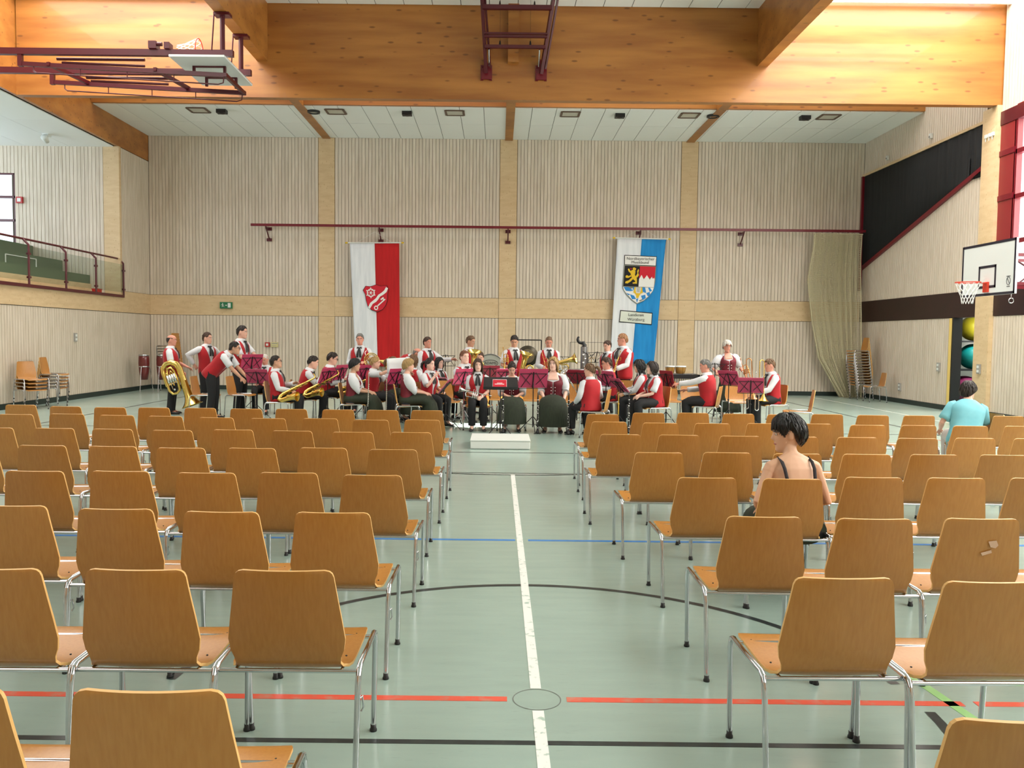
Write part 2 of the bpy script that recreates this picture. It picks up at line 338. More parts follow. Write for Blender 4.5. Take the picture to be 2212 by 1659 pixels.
# right wall
wr = struct('wall_right')
DY0, DY1 = 19.57, 20.6
MB().box((XR + 0.021, 20.6, 0), (XR + 0.2, YB, ZC + 0.5)).box((XR + 0.021, YF, 0), (XR + 0.2, DY0, 2.95)).box((XR + .021, DY0, 2.32), (XR + .2, DY1, ZC + .5)).box((XR + 0.021, 18.97, 2.95), (XR + 0.2, DY0, ZT + 0.6)).box((XR + .021, DY0, 7.8), (XR + .2, 23, ZT + .6)).box((XR + .021, YF, 6.9), (XR + .2, 18.97, ZT + .6)).box((XR + .021, YF, 2.95), (XR + .2, -0.1, 6.9)).build('wall_core', 'groove', wr)
side_field(wr, 'plank_field', DY1 + .02, YB, lambda y: (0.13, 2.315), XR, -1); side_field(wr, 'plank_field', YF, 18.97, lambda y: (0.13, 2.315), XR, -1)
side_field(wr, 'plank_field', 19.54, YB, lambda y: (2.95, ZC if y > 22.6 else ZT + .4), XR, -1); side_field(wr, 'plank_field', YF, 18.97, lambda y: (6.9, ZT + 0.4), XR, -1)
MB().box((XR - 0.015, 19.54, 2.325), (XR + 0.03, YB, 2.945)).build('band_panel', 'band_purple', wr)
MB().box((XR - 0.015, YF, 2.325), (XR + 0.03, 18.97, 2.945)).build('band_panel', 'band_purple', wr)
MB().box((XR - 0.1, 18.97, 0.0), (XR + 0.03, 19.54, ZG)).build('pillar', 'panel', kind='structure')
MB().box((XR - 0.02, DY1 + 0.05, 0), (XR, YB, 0.125)).box((XR - 0.02, YF, 0), (XR, 18.97, 0.125)).build('baseboard_right', 'base_green', kind='structure')
# doorway to the store
dr = struct('door_1')
MB().box((XR - 0.03, DY1 - 0.03, 0), (XR + 0.2, DY1 + 0.03, 2.32)).box((XR - 0.03, DY0 - .03, 0), (XR + 0.2, DY0 + 0.02, 2.32)).build('door_frame', 'black', dr)
mat('door_edge', (226, 196, 110), 0.5)
MB().box((XR - 0.045, DY1 + 0.03, 0.02), (XR - 0.005, DY1 + 0.13, 2.31)).build('door_leaf_edge', 'door_edge', dr)
sr = struct('wall_store')
MB().box((XR + .2, 22.6, 0), (13.8, 22.7, 2.6)).box((13.7, 18.4, 0), (13.8, 22.7, 2.6)).box((XR + .2, 18.3, 0), (13.8, 18.4, 2.6)).box((XR + .2, 18.3, 2.6), (13.8, 22.7, 2.7)).build('store_wall_panel', 'white_matte', sr)
rk = thing('ball_rack', 'dark shelf rack holding gym balls inside the storeroom', 'rack', (12.45, 21.75, 0))
MB().box((-0.6, -.35, 0.98), (0.6, .35, 1.02)).build('shelf', 'black', rk); MB().box((-0.6, -.35, 1.72), (0.6, .35, 1.76)).build('shelf', 'black', rk)
for x in (-.58, .58):
    for y in (-.33, .33): MB().box((x - .02, y - .02, 0), (x + .02, y + .02, 2.0)).build('post', 'black', rk)
for nm, c, z, r in (('yellow', (150, 140, 20), 2.09, .33), ('teal', (0, 122, 118), 1.35, .33), ('purple', (110, 24, 70), 0.42, .42)):
    mat('ball_' + nm, c, 0.45); o = MB().ball((0, 0, 0), r, 24, 16).lathe([(r * 1.002, -.006), (r * 1.006, 0), (r * 1.002, .006)], 24, cap=False).build('gym_ball', 'ball_' + nm, loc=(12.42 if z > 1 else 12.25, 21.7, z if z > 1 else .423))
    tag(o, f'large {nm} gym ball in the storeroom behind the doorway', 'ball')
area('storeroom_fill', (12.5, 20.5, 2.55), (1.0, 0.4), 90, (0, 0, 0))  # unseen light added to brighten the storeroom
# window on the right wall
window('window_3', (XR + 0.05, 0.0, 2.96), (0, 1, 0), 18.4, 3.92, 12, 4, 0.1, 'red_paint', 0.12)
MB().box((XR - 0.01, 18.42, 2.96), (XR + 0.12, 18.97, 6.88)).build('trim_1', 'red_panel', kind='structure')
MB().box((XR - 0.03, -0.1, 6.6), (XR + 0.1, 18.97, 6.9)).build('trim_2', 'dark_red', kind='structure')
for z in (3.9, 4.9, 5.9): MB().box((XR - 0.03, 18.42, z), (XR - .005, 18.97, z + .12)).build('trim_3', 'red_paint', kind='structure')
# blackout curtain in the sloping window
def cz(y): return 3.95 + (26.0 - y) / (26.0 - 19.6) * (5.78 - 3.95)
b = MB(); rr = []
for i in range(121):
    y = 25.9 - i * (25.9 - 19.62) / 120; a = 0.02 + (0.025 if i > 80 else 0.006) * (0.5 + 0.5 * math.sin(i * 1.13) * math.cos(i * .31))
    rr.append([(XR - a - 0.012, y, cz(y)), (XR - a - 0.012, y, 5.6), (XR - a - 0.012, y, 6.8), (XR - .003, y, 6.8), (XR - .003, y, 5.6), (XR - .003, y, cz(y))])
cu = thing('blackout_curtain', 'black blackout curtain over the sloping window above the dark wall band', 'curtain')
b.rings(rr, 0, True, None, True).build('cloth', 'black_cloth', cu)
MB().bar((XR - 0.03, 25.95, cz(25.95)), (XR - 0.03, 19.6, cz(19.6)), 0.07, 0.1).build('bottom_rail', 'red_paint', cu)
MB().bar((XR - 0.03, 25.98, 6.83), (XR - 0.03, 19.56, 6.83), 0.08, 0.07).build('top_rail', 'panel', cu)
MB().box((XR - 0.1, YB - 0.12, 3.3), (XR - 0.02, YB - 0.03, 6.8)).build('side_post', 'red_paint', cu)
# front wall behind the camera
MB().box((-17.2, YF - 0.2, 0), (XR + .2, YF, ZT + 0.5)).build('wall_front', 'plank', kind='structure')
# ceilings
cb = struct('ceiling')
MB().box((XL - 0.3, 22.5, ZC + 0.001), (XR + 0.1, YB, ZC + 0.15)).build('ceiling_slab', 'seam', cb)
n = 34; pw = (XR - XL) / n
me = MB().box((-pw / 2 + .008, 0, -.018), (pw / 2 - .008, 1.735, 0)).mesh('ceiling_panel', ['ceiling_white'])
for i in range(n):
    for y in (22.5, 24.25): link('ceiling_panel', me, cb, (XL + pw * (i + .5), y, ZC))
cmid = struct('ceiling_middle')
MB().box((-5.4, YF, ZT + 0.001), (6.1, 19.0, ZT + 0.12)).build('ceiling_slab', 'seam', cmid)
me = MB().box((-.31, 0, -.018), (.31, 2.98, 0)).mesh('ceiling_panel', ['ceiling_white'])
for i in range(18):
    for j in range(9): link('ceiling_panel', me, cmid, (-5.05 + .637 * i, 16.0 - 3 * j, ZT))
# roof deck above the rooflights (closes the hall), added to block the sun; slot cut for one sun patch
rd = MB(); VX0, VX1, VY0, VY1 = 7.95, 9.1, 14.3, 15.2
for a, c in (((-17.3, YF - .2), (VX0, YB + .3)), ((VX1, YF - .2), (13.9, YB + .3)), ((VX0, YF - .2), (VX1, VY0)), ((VX0, VY1), (VX1, YB + .3))): rd.box((a[0], a[1], 9.9), (c[0], c[1], 10.0))
rd.box((XR + .25, YF, 7.15), (16, 19, 7.3)).build('roof', 'white_matte', kind='structure')  # eave slab added outside to keep the sun off the side window
# rooflight glazing bars
for nm, x0, x1, y0, y1, k in (('window_4', 6.1, XR, YF, 18.8, 18), ('window_5', XL, -5.4, YF, 18.8, 18), ('window_6', XL, XR, 19.2, 22.4, 2)):
    o = struct(nm); b = MB()
    for i in range(k + 1): b.bar((x0, y0 + (y1 - y0) * i / k, ZT + .1), (x1, y0 + (y1 - y0) * i / k, ZT + .1), .05, .08)
    b.build('window_frame', 'ceiling_white', o)
# beams
def beam(a, b, nm='roof_beam'): return MB().box(a, b).build(nm, 'wood_beam', kind='structure')
beam((XL, 19.0, ZG), (XR + 0.02, 19.2, ZT + 0.4))
beam((XL, 22.4, ZC), (XR, 22.6, ZT + 0.4)); 
for x in (-5.37, 0.27, 5.88):
    beam((x - 0.12, YF if x != 0.27 else 18.86, 7.86), (x + 0.12, 19.0, ZT + 0.4)); beam((x - 0.12, 19.2, 7.8), (x + 0.12, YB - 0.005, ZC + 0.02 if False else 8.6))
beam((XL - 0.14, YF, ZG), (XL - 0.02, 19.0, ZT + 0.6)); beam((XL - 0.14, 19.0, ZG), (XL + 0.0, YB, ZC + 0.05)); beam((XL - 0.14, 19.0, ZC), (XL - 0.02, 22.6, ZT + .6))
beam((6.0, 17.6, 8.88), (XR, 17.75, ZT + 0.1))
rk2 = MB()
for a, c in (((XR + .03, YF - .2, 9.2), (XR + .25, YB + .3, 9.95)), ((XL - .35, YF - .2, ZG + .1), (XL - .15, YB + .3, 9.95)), ((XL - .3, YB + .05, 7.9), (XR + .3, YB + .3, 9.95)), ((-17.3, YF - .25, 7), (XR + .3, YF - .1, 9.95))): rk2.box(a, c)
rk2.build('light_seal_wall', 'white_matte', kind='structure')  # unseen skirt added to stop sun and sky leaking in below the roof
# ------------------------------------------------------------------ chairs
mat('ply', (182, 128, 63), 0.3, col2=(170, 114, 51), scale=3.2, stretch=(26, 26, 1.0), detail=5, rand=0.10, spec=0.5, lo=.25, hi=.75)
mat('ply_edge', (222, 176, 108), 0.5, rand=0.05)
mat('rubber', (22, 22, 24), 0.5)
def chair_shell():
    prof = [(.236, .420), (.232, .436), (.222, .446), (.200, .4505), (.15, .4505), (.08, .447), (0, .441), (-.08, .437), (-.13, .436), (-.16, .4385), (-.183, .447), (-.198, .463), (-.205, .485), (-.211, .515), (-.219, .56), (-.232, .64), (-.246, .72), (-.257, .785), (-.260, .806), (-.262, .820), (-.263, .828), (-.2635, .832)]
    wid = [.195, .215, .228, .236, .238, .238, .236, .234, .231, .222, .205, .198, .201, .213, .219, .208, .196, .187, .184, .178, .168, .150]
    n = 10; t = 0.011; top = []; bot = []
    for i, ((y, z), w_) in enumerate(zip(prof, wid)):
        a = prof[max(i - 1, 0)]; b = prof[min(i + 1, len(prof) - 1)]
        ty, tz = b[0] - a[0], b[1] - a[1]; L = math.hypot(ty, tz); ny, nz = tz / L, -ty / L   # normal towards the sitter
        if ny * 0 + nz < 0 and ny < 0: ny, nz = -ny, -nz
        k = min(1, max(0, (z - .46) / .1)) if i > 9 else 0
        ra, rb = [], []
        for j in range(n + 1):
            u = -1 + 2 * j / n; x = u * w_; dy = -0.017 * (1 - u * u) * k; dz = 0 if i > 9 else -0.008 * (1 - u * u) * min(1, i / 4)
            ra.append((x, y + dy, z + dz)); rb.append((x, y + dy - ny * t, z + dz - nz * t))
        top.append(ra); bot.append(rb)
    b = MB(); R = len(top); m = n + 1
    vs = [p for r in top for p in r] + [p for r in bot for p in r]; o = R * m; fs = []
    for i in range(R - 1):
        for j in range(n):
            a = i * m + j; fs.append((a, a + m, a + m + 1, a + 1)); fs.append((o + a, o + a + 1, o + a + m + 1, o + a + m))
    b.add(vs, fs, 0, True)
    ed = []
    for i in range(R - 1):
        for j in (0, n): a = i * m + j; ed.append((a, a + m, o + a + m, o + a) if j == n else (a, o + a, o + a + m, a + m))
    for j in range(n):
        ed.append((j, j + 1, o + j + 1, o + j)); a = (R - 1) * m + j; ed.append((a, o + a, o + a + 1, a + 1))
    b.add(vs, ed, 1, False)
    for x in (-.2, .2):
        for y in (-.1, .14): b.ball((x, y, .446), (.005, .005, .003), 6, 4, 2)
    return b.mesh('shell', ['ply', 'ply_edge', 'rubber'])
CH = dict(shell=chair_shell())
for nm, s in (('l', -1), ('r', 1)):
    CH['rl' + nm] = MB().tube([(s * .262, -.268, .008), (s * .268, -.238, .385), (s * .269, -.228, .42)], .0115, 8).mesh('leg', ['chrome'])
    CH['fl' + nm] = MB().tube([(s * .262, .2, .008), (s * .271, .19, .40), (s * .271, .182, .425)], .0115, 8).mesh('leg', ['chrome'])
    CH['sr' + nm] = MB().tube([(s * .269, -.229, .416), (s * .269, -.218, .438), (s * .269, -.195, .449), (s * .271, 0, .447), (s * .271, .15, .449), (s * .271, .175, .44), (s * .271, .182, .42)], .0115, 8).mesh('side_rail', ['chrome'])
    CH['gr' + nm] = MB().lathe([(.016, 0), (.016, .008), (.0125, .014), (.0125, .03)], 10).mesh('glide', ['rubber'])
CH['cb'] = MB().tube([(-.269, -.212, .43), (.269, -.212, .43)], .009, 8).tube([(-.2, -.212, .43), (-.2, -.1, .425)], .007, 6).tube([(.2, -.212, .43), (.2, -.1, .425)], .007, 6).mesh('cross_bar', ['chrome'])
CH['cf'] = MB().tube([(-.271, .13, .438), (.271, .13, .438)], .009, 8).mesh('cross_bar', ['chrome'])
CH['hk'] = MB().tube([(.268, -.245, .33), (.284, -.235, .345), (.288, -.23, .30), (.28, -.235, .285)], .004, 6).mesh('link_hook', ['chrome'])
FEET = {'rll': (-.262, -.268), 'rlr': (.262, -.268), 'fll': (-.262, .2), 'flr': (.262, .2)}
def chair(loc, rotz, label, group, hook=True, tilt=None):
    t = thing('plywood_chair', label, 'chair', loc, rotz, group)
    link('shell', CH['shell'], t)
    for k in ('rll', 'rlr', 'fll', 'flr'):
        g = link('leg', CH[k], t); link('glide', CH['grl'], g, (FEET[k][0], FEET[k][1], 0))
    link('side_rail', CH['srl'], t); link('side_rail', CH['srr'], t); link('cross_bar', CH['cb'], t); link('cross_bar', CH['cf'], t)
    if hook: link('link_hook', CH['hk'], t)
    return t
ROWS_G = [
 [(-5.73, 9.93), (-5.11, 9.78), (-4.56, 9.72), (-4.05, 9.75), (-3.51, 9.76), (-2.96, 9.73), (-2.43, 9.76), (-1.88, 9.74), (-1.35, 9.74), (-0.83, 9.77)],
 [(-5.11, 8.76), (-4.63, 8.87), (-4.05, 8.78), (-3.51, 8.73), (-2.94, 8.64), (-2.4, 8.62), (-1.86, 8.67), (-1.31, 8.58), (-0.78, 8.64)],
 [(-4.58, 7.5), (-4.03, 7.51), (-3.49, 7.49), (-2.93, 7.44), (-2.42, 7.54), (-1.86, 7.5), (-1.31, 7.45), (-0.78, 7.48)],
 [(-4.04, 6.35), (-3.5, 6.34), (-2.95, 6.33), (-2.41, 6.28), (-1.88, 6.31), (-1.34, 6.37), (-0.8, 6.32)],
 [(-3.43, 5.13), (-2.89, 5.15), (-2.37, 5.18), (-1.82, 5.15), (-1.31, 5.19), (-0.77, 5.13)],
 [(-2.97, 4.1), (-2.43, 4.1), (-1.88, 4.05), (-1.34, 4.01), (-0.8, 4.02)],
 [(-1.85, 2.99), (-1.32, 3.0), (-0.78, 3.01)], [(-1.37, 1.97), (-0.84, 1.97)]]
ROWS_H = [
 [(1.21, 9.51), (1.79, 9.75), (2.33, 9.82), (2.85, 9.76), (3.37, 9.73), (3.93, 9.83), (4.45, 9.77), (5.0, 9.79), (5.55, 9.84), (6.09, 9.84)],
 [(1.17, 8.65), (1.7, 8.58), (2.24, 8.59), (2.8, 8.65), (3.33, 8.67), (3.86, 8.59), (4.4, 8.62), (4.94, 8.62), (5.5, 8.65)],
 [(1.12, 7.5), (1.66, 7.5), (2.2, 7.47), (2.72, 7.46), (3.26, 7.47), (3.79, 7.44), (4.35, 7.5), (4.89, 7.51)],
 [(1.24, 6.31), (1.78, 6.35), (2.31, 6.33), (2.85, 6.34), (3.38, 6.36), (3.93, 6.38)],
 [(1.32, 5.17), (1.86, 5.16), (2.41, 5.25), (2.94, 5.26), (3.48, 5.29)],
 [(1.32, 4.03), (1.85, 4.01), (2.39, 4.04), (2.92, 4.05)], [(1.27, 2.99), (1.8, 2.96)], [(1.23, 1.86)]]
AUD = {}
for side, rows in (('gallery', ROWS_G), ('hoop', ROWS_H)):
    for i, row in enumerate(rows):
        order = sorted(row, key=lambda p: abs(p[0]))
        for k, (x, y) in enumerate(order):
            AUD[side, i, k] = chair((x, y + .263, 0), random.uniform(-.02, .02), f'plywood chair, {ORD[i]} row from the podium, {ORD[k]} from the aisle, {side} side', 'audience chairs in rows')
mat('paper_scrap', (212, 176, 150), 0.8); mat('dark_scrap', (70, 24, 18), 0.8)
b = MB()
for pts in (((.01, .72), (.05, .725), (.062, .70), (.05, .685), (.025, .69)), ((-.02, .66), (.03, .675), (.035, .66), (-.01, .645))):
    b.prism([(x, z) for x, z in pts], .001)
AUD['hoop', 0, 8].rotation_euler = (0, 0, PI * .5); AUD['hoop', 0, 8].location = (5.86, 10.15, 0)
AUD['hoop', 5, 2]['label'] = 'plywood chair with a torn pale sticker on its backrest, sixth row from the podium'
b.build('sticker_scrap', 'paper_scrap', AUD['hoop', 5, 2], (0, -.272, -.0)); AUD['hoop', 5, 2].children[-1].rotation_euler = (.16, 0, 0); AUD['hoop', 5, 2].children[-1].location = (0.02, -.165, 0.008)
def pile(x, y, rz, n, who, dz=.078):
    for k in range(n):
        c_ = chair((x + -math.sin(rz) * .012 * k, y + math.cos(rz) * .012 * k, dz * k), rz, f'plywood chair stacked {who}, {"bottom" if k == 0 else "top" if k == n - 1 else ORD[k] + " from the bottom"}', 'stacked chairs ' + who, False)
pile(-10.38, 18.4, -PI * .68, 4, 'by the gallery wall in the shorter pile'); pile(-10.3, 19.15, -PI * .47, 5, 'by the gallery wall beside the shorter pile')
pile(10.78, 24.55, PI * .5, 13, 'in the tall pile beside the net', .083); pile(-9.95, 25.25, PI * .42, 12, 'in the tall pile behind the conga drums', .083)
chair((10.72, 23.55, 0), PI * .47, 'single plywood chair standing beside the tall pile near the net', None)
# ------------------------------------------------------------------ people
for nm, c in dict(fair=(224, 172, 150), pale=(232, 188, 170), ruddy=(214, 148, 126), tan=(206, 154, 126), olive=(204, 156, 128)).items(): mat('skin_' + nm, c, 0.55, col2=tuple(int(q * .95) for q in c), scale=12)
for nm, c in dict(black=(16, 14, 14), dark=(40, 28, 22), brown=(76, 50, 34), light_brown=(116, 84, 56), blond=(188, 152, 98), red=(128, 80, 50), grey=(128, 126, 122), white=(216, 210, 200), strawberry=(176, 128, 88)).items(): mat('hair_' + nm, c, 0.6, col2=tuple(int(q * .75) for q in c), scale=30, stretch=(3, 3, .5), bump=.4)
mat('skin_warm', (222, 178, 148), 0.55, col2=(214, 168, 138), scale=6); mat('hair_jet', (9, 8, 9), 0.33, col2=(14, 12, 13), scale=30, stretch=(3, 3, .5), bump=.3)
mat('shirt_white', (214, 216, 220), 0.75, col2=(204, 206, 211), scale=9, bump=.12)
mat('vest_red', (174, 6, 24), 0.75, col2=(160, 4, 20), scale=7, bump=.15, sheen=.1)
mat('bodice_maroon', (112, 14, 34), 0.7, col2=(98, 10, 30), scale=9)
mat('trouser_black', (20, 20, 24), 0.8); mat('skirt_green', (44, 52, 36), 0.8, col2=(36, 42, 30), scale=8, stretch=(6, 6, .6))
mat('skirt_dark', (26, 30, 36), 0.8); mat('shoe', (18, 17, 18), 0.35); mat('ribbon', (14, 14, 18), 0.5)
mat('eye_white', (225, 220, 214), 0.3); mat('eye_dark', (40, 28, 22), 0.3); mat('lip', (176, 96, 90), 0.5)
mat('crest_gold', (214, 172, 70), 0.4); mat('tee_aqua', (126, 196, 208), 0.8, col2=(112, 184, 198), scale=6, bump=.2); mat('dress_black', (22, 18, 22), 0.8, col2=(34, 28, 34), scale=60)
mat('jeans_pale', (196, 190, 186), 0.8)
MALE = [(-.13, .158, .105, 0), (-.06, .168, .118, 0), (.03, .165, .118, .004), (.12, .158, .116, .008), (.22, .17, .122, .01), (.32, .186, .126, .008), (.40, .186, .115, .0), (.455, .16, .092, -.008), (.49, .11, .075, -.01), (.515, .07, .062, -.005), (.545, .057, .057, .004), (.60, .055, .058, .014)]
FEM = [(-.13, .165, .112, 0), (-.06, .172, .122, 0), (.03, .152, .112, .004), (.12, .138, .104, .008), (.22, .148, .115, .016), (.30, .160, .130, .026), (.38, .164, .112, .008), (.445, .145, .085, -.008), (.48, .10, .068, -.01), (.51, .062, .056, -.004), (.545, .05, .051, .004), (.60, .049, .052, .014)]
def interp(tab, h):
    if h <= tab[0][0]: return tab[0][1:]
    for a, b in zip(tab, tab[1:]):
        if h <= b[0]:
            k = (h - a[0]) / (b[0] - a[0]); return tuple(p + (q - p) * k for p, q in zip(a[1:], b[1:]))
    return tab[-1][1:]
HEADT = [(-.118, .016, .072, .03), (-.112, .034, .088, .0), (-.095, .048, .096, -.035), (-.075, .057, .095, -.06), (-.05, .0635, .094, -.078), (-.02, .069, .094, -.09), (0, .0715, .093, -.096), (.02, .074, .094, -.099), (.045, .0755, .096, -.099), (.07, .072, .088, -.093), (.09, .061, .071, -.078), (.105, .044, .049, -.054), (.115, .02, .02, -.028), (.118, .003, .002, -.006)]
def head_shape(mb, M, n=24, fine=1):
    rr = []
    zs = [-.118 + .236 * i / (22 * fine) for i in range(22 * fine + 1)]
    for z in zs:
        w_, fr, bk = interp(HEADT, z); c = (fr + bk) / 2; d = (fr - bk) / 2; ring = []
        for k in range(n):
            th = 2 * PI * k / n; x = w_ * math.sin(th); y = c + d * math.cos(th)
            if math.cos(th) > 0:
                nose = .026 * math.exp(-(x / .011) ** 2) * (max(0, min(1, (.03 - z) / .05)) if z > -.02 else max(0, 1 - (-.02 - z) / .016))
                eye = -.008 * math.exp(-((abs(x) - .032) / .016) ** 2 - ((z - .01) / .014) ** 2)
                mouth = .004 * math.exp(-(x / .02) ** 2 - ((z + .056) / .008) ** 2) - .004 * math.exp(-(x / .02) ** 2 - ((z + .078) / .008) ** 2)
                y += nose + eye + mouth
            ring.append((x, y, z))
        rr.append(ring)
    mb.rings(rr, 0, True, M)
    for s in (-1, 1): mb.ball((s * .076, -.008, -.006), (.009, .02, .031), 8, 6, 0, M)
def face_bits(M, hair, glasses=False, fem=False):
    b = MB()
    for s in (-1, 1):
        b.ball((s * .032, .081, .010), (.013, .007, .0075), 8, 6, 0, M); b.ball((s * .032, .0855, .010), (.0062, .004, .0062), 8, 6, 1, M)
        b.tube([(s * .016, .094, .028), (s * .033, .093, .033), (s * .05, .080, .027)], .0034, 5, 2, True, M=M)
    b.tube([(-.024, .088, -.057), (-.01, .0955, -.0545), (.01, .0955, -.0545), (.024, .088, -.057)], .0042 if fem else .0034, 6, 3, M=M)
    return b
def hair_mesh(style, M, rnd):
    b = MB(); n = 28; K = 9; ext = 0
    def rad(p, e):
        d = Vector((math.sin(p) * math.cos(e), math.cos(p) * math.cos(e), math.sin(e)))
        g = 1.0 + rnd.uniform(-.012, .022)
        th = dict(short=.015, crop=.009, bald=.010, bob=.02, long=.017, pony=.012, pixie=.021, sleek=.024, curly=.026, bun=.012)[style]
        if style == 'sleek': th *= .25 + .75 * max(0, min(1, (e - line(p)) / .45))
        th *= .3 + .7 * max(0, min(1, (e - line(p)) / .9)) if style in ('short', 'crop', 'pony', 'bun', 'bald') else 1.0
        return Vector((d.x * (.077 + th) * g, (d.y * (.1 + th) if d.y > 0 else d.y * (.104 + th)) * g, .004 + d.z * (.119 + th) * g))
    def line(p):
        a = abs(p)
        if style == 'pixie': t = [(0, 36), (.5, 32), (.9, 14), (1.2, 2), (1.6, -6), (2.1, -28), (PI, -40)]
        elif style == 'sleek': t = [(0, 20), (.55, 20), (.85, 14), (1.15, -2), (1.35, 0), (1.55, 14), (1.8, 8), (1.95, -22), (2.3, -40), (PI, -46)]
        elif style in ('bob', 'long', 'curly'): t = [(0, 38), (.5, 34), (.95, 10), (1.2, -16), (1.6, -34), (2.2, -42), (PI, -45)]
        elif style in ('pony', 'bun'): t = [(0, 50), (.6, 42), (1.0, 18), (1.4, 4), (1.75, -6), (2.2, -28), (PI, -36)]
        else: t = [(0, 44), (.5, 42), (.85, 30), (1.1, 16), (1.35, 12), (1.6, 20), (1.85, 10), (2.1, -16), (PI, -32)]
        for (x0, y0), (x1, y1) in zip(t, t[1:]):
            if a <= x1: return math.radians(y0 + (y1 - y0) * (a - x0) / (x1 - x0))
        return math.radians(t[-1][1])
    L = dict(bob=.05, long=.19, curly=.24, pixie=.0).get(style, 0)
    rows = []
    for i in range(K + 1):
        ring = []
        for k in range(n):
            p = -PI + 2 * PI * k / n; e1 = line(p); e0 = PI / 2 - .001
            if style == 'bald':
                a = abs(p); e0 = math.radians(22 if a > 1.25 else 2); e0 = max(e0, e1 + .01) if a > 1.05 else e1 + .01
            ring.append(rad(p, e0 + (e1 - e0) * i / K) * (.7 if style == 'bald' and abs(p) < 1.08 else 1))
        rows.append(ring)
    if L:
        for j in range(1, 6):
            ring = []
            for k in range(n):
                p = -PI + 2 * PI * k / n; base = rows[K][k]; a = abs(p)
                drop = L * min(1, max(0, (a - .95) / .5)) * j / 5
                wob = rnd.uniform(-.006, .006) * (3 if style == 'curly' else 1)
                q = base.copy(); q.z -= drop; f_ = 1 + (.10 if style != 'bob' else -.02) * j / 5 * (1 if drop else 0)
                q.x = q.x * f_ + wob; q.y = q.y * f_ + wob - (.01 * j / 5 if drop else 0); ring.append(q)
            rows.append(ring)
    inner = [Vector((p.x * .86, p.y * .86, p.z + .004)) for p in rows[-1]]
    rows.append(inner)
    b.rings(rows, 0, False, M)
    if style not in ('bald', 'crop'):   # loose locks lying over the cap
        for _ in range(110 if style in ('pixie', 'curly') else 260 if style == 'sleek' else 70):
            p = rnd.uniform(-PI, PI); lo_ = line(p); e = rnd.uniform(lo_ + .25, 1.45); q = [rad(p + rnd.uniform(-.08, .08), max(e - .17 * j, lo_ - .10)) * (1.015 + .004 * j) for j in range(4)]
            sk = .35 if style == 'sleek' else 1.0; b.tube(q, [(.006 * sk, .004 * sk), (.013 * sk, .006 * sk), (.012 * sk, .006 * sk), (.003 * sk, .002 * sk)], 5, 0, up=q[0], M=M)
        if L:
            for k in range(0, n):
                p = -PI + 2 * PI * k / n
                if abs(p) > 1.1:
                    q = [rows[K + j][k] * 1.01 + Vector((rnd.uniform(-.004, .004), rnd.uniform(-.004, .004), 0)) for j in range(6)]; q.append(q[-1] - Vector((0, 0, rnd.uniform(.01, .035))))
                    b.tube(q, [.010, .012, .013, .013, .012, .010, .003], 5, 0, M=M)
    if style == 'bald': b.rings([rows[0], [Vector((p.x * .9, p.y * .9, p.z)) for p in rows[0]]], 0, False, M)
    if style == 'pony': b.tube([(0, -.1, .04), (0, -.15, .045), (.01, -.185, .0), (.012, -.19, -.06), (.0, -.17, -.12)], [.018, .03, .034, .03, .008], 8, 0, M=M)
    if style == 'bun': b.ball((0, -.13, .045), (.042, .036, .04), 10, 8, 0, M)
    if style == 'pixie': b.rings([[rad(p0, .95 + .0 * p0) * 1.0 for p0 in [-.9 + .2 * k for k in range(10)]], [rad(p0, .56 - .16 * math.cos(p0 * 3.1)) * 1.03 for p0 in [-.9 + .2 * k for k in range(10)]]], 0, False, M, closed_ring=False)
    return b
def rx(a): return Matrix.Rotation(a, 4, 'X')
def rz_(a): return Matrix.Rotation(a, 4, 'Z')
def ik(S, W, l1, l2, pole):
    d = W - S; D = d.length; mx = (l1 + l2) * .995
    if D > mx: W = S + d * (mx / D); d = W - S; D = mx
    a = (l1 * l1 - l2 * l2 + D * D) / (2 * D); h = math.sqrt(max(l1 * l1 - a * a, 0)); u = d.normalized()
    p = pole - u * pole.dot(u); p = p.normalized() if p.length > 1e-6 else u.orthogonal()
    return S + u * a + p * h, W
def hand(mb, W, d, side, palm=(0, 0, -1), curl=.6):
    """palm, four bent fingers and a thumb leaving the side of the palm"""
    d = d.normalized(); pn = Vector(palm); pn = (pn - d * pn.dot(d)); pn = pn.normalized() if pn.length > 1e-4 else d.orthogonal().normalized(); x = d.cross(pn).normalized() * side
    mb.tube([W - d * .02, W + d * .02, W + d * .06, W + d * .095], [(.024, .02), (.034, .017), (.042, .016), (.038, .012)], 8, 0, up=-pn)
    for k, (o, ln) in enumerate(((.031, .068), (.0105, .078), (-.0105, .072), (-.031, .056))):
        p0 = W + d * .085 + x * o; c1 = curl * .6; c2 = curl * 1.3
        p1 = p0 + (d * math.cos(c1) + pn * math.sin(c1)) * ln * .5 + x * o * .12; p2 = p1 + (d * math.cos(c2) + pn * math.sin(c2)) * ln * .5
        mb.tube([p0, p1, p2], [.0095, .0088, .007], 6, 0)
    t0 = W + d * .025 + x * .03; t1 = t0 + (d * .7 + x * .75 + pn * .2).normalized() * .038; t2 = t1 + (d * .95 + x * .1 + pn * .35).normalized() * .032
    mb.tube([t0, t1, t2], [.0125, .0105, .008], 6, 0)
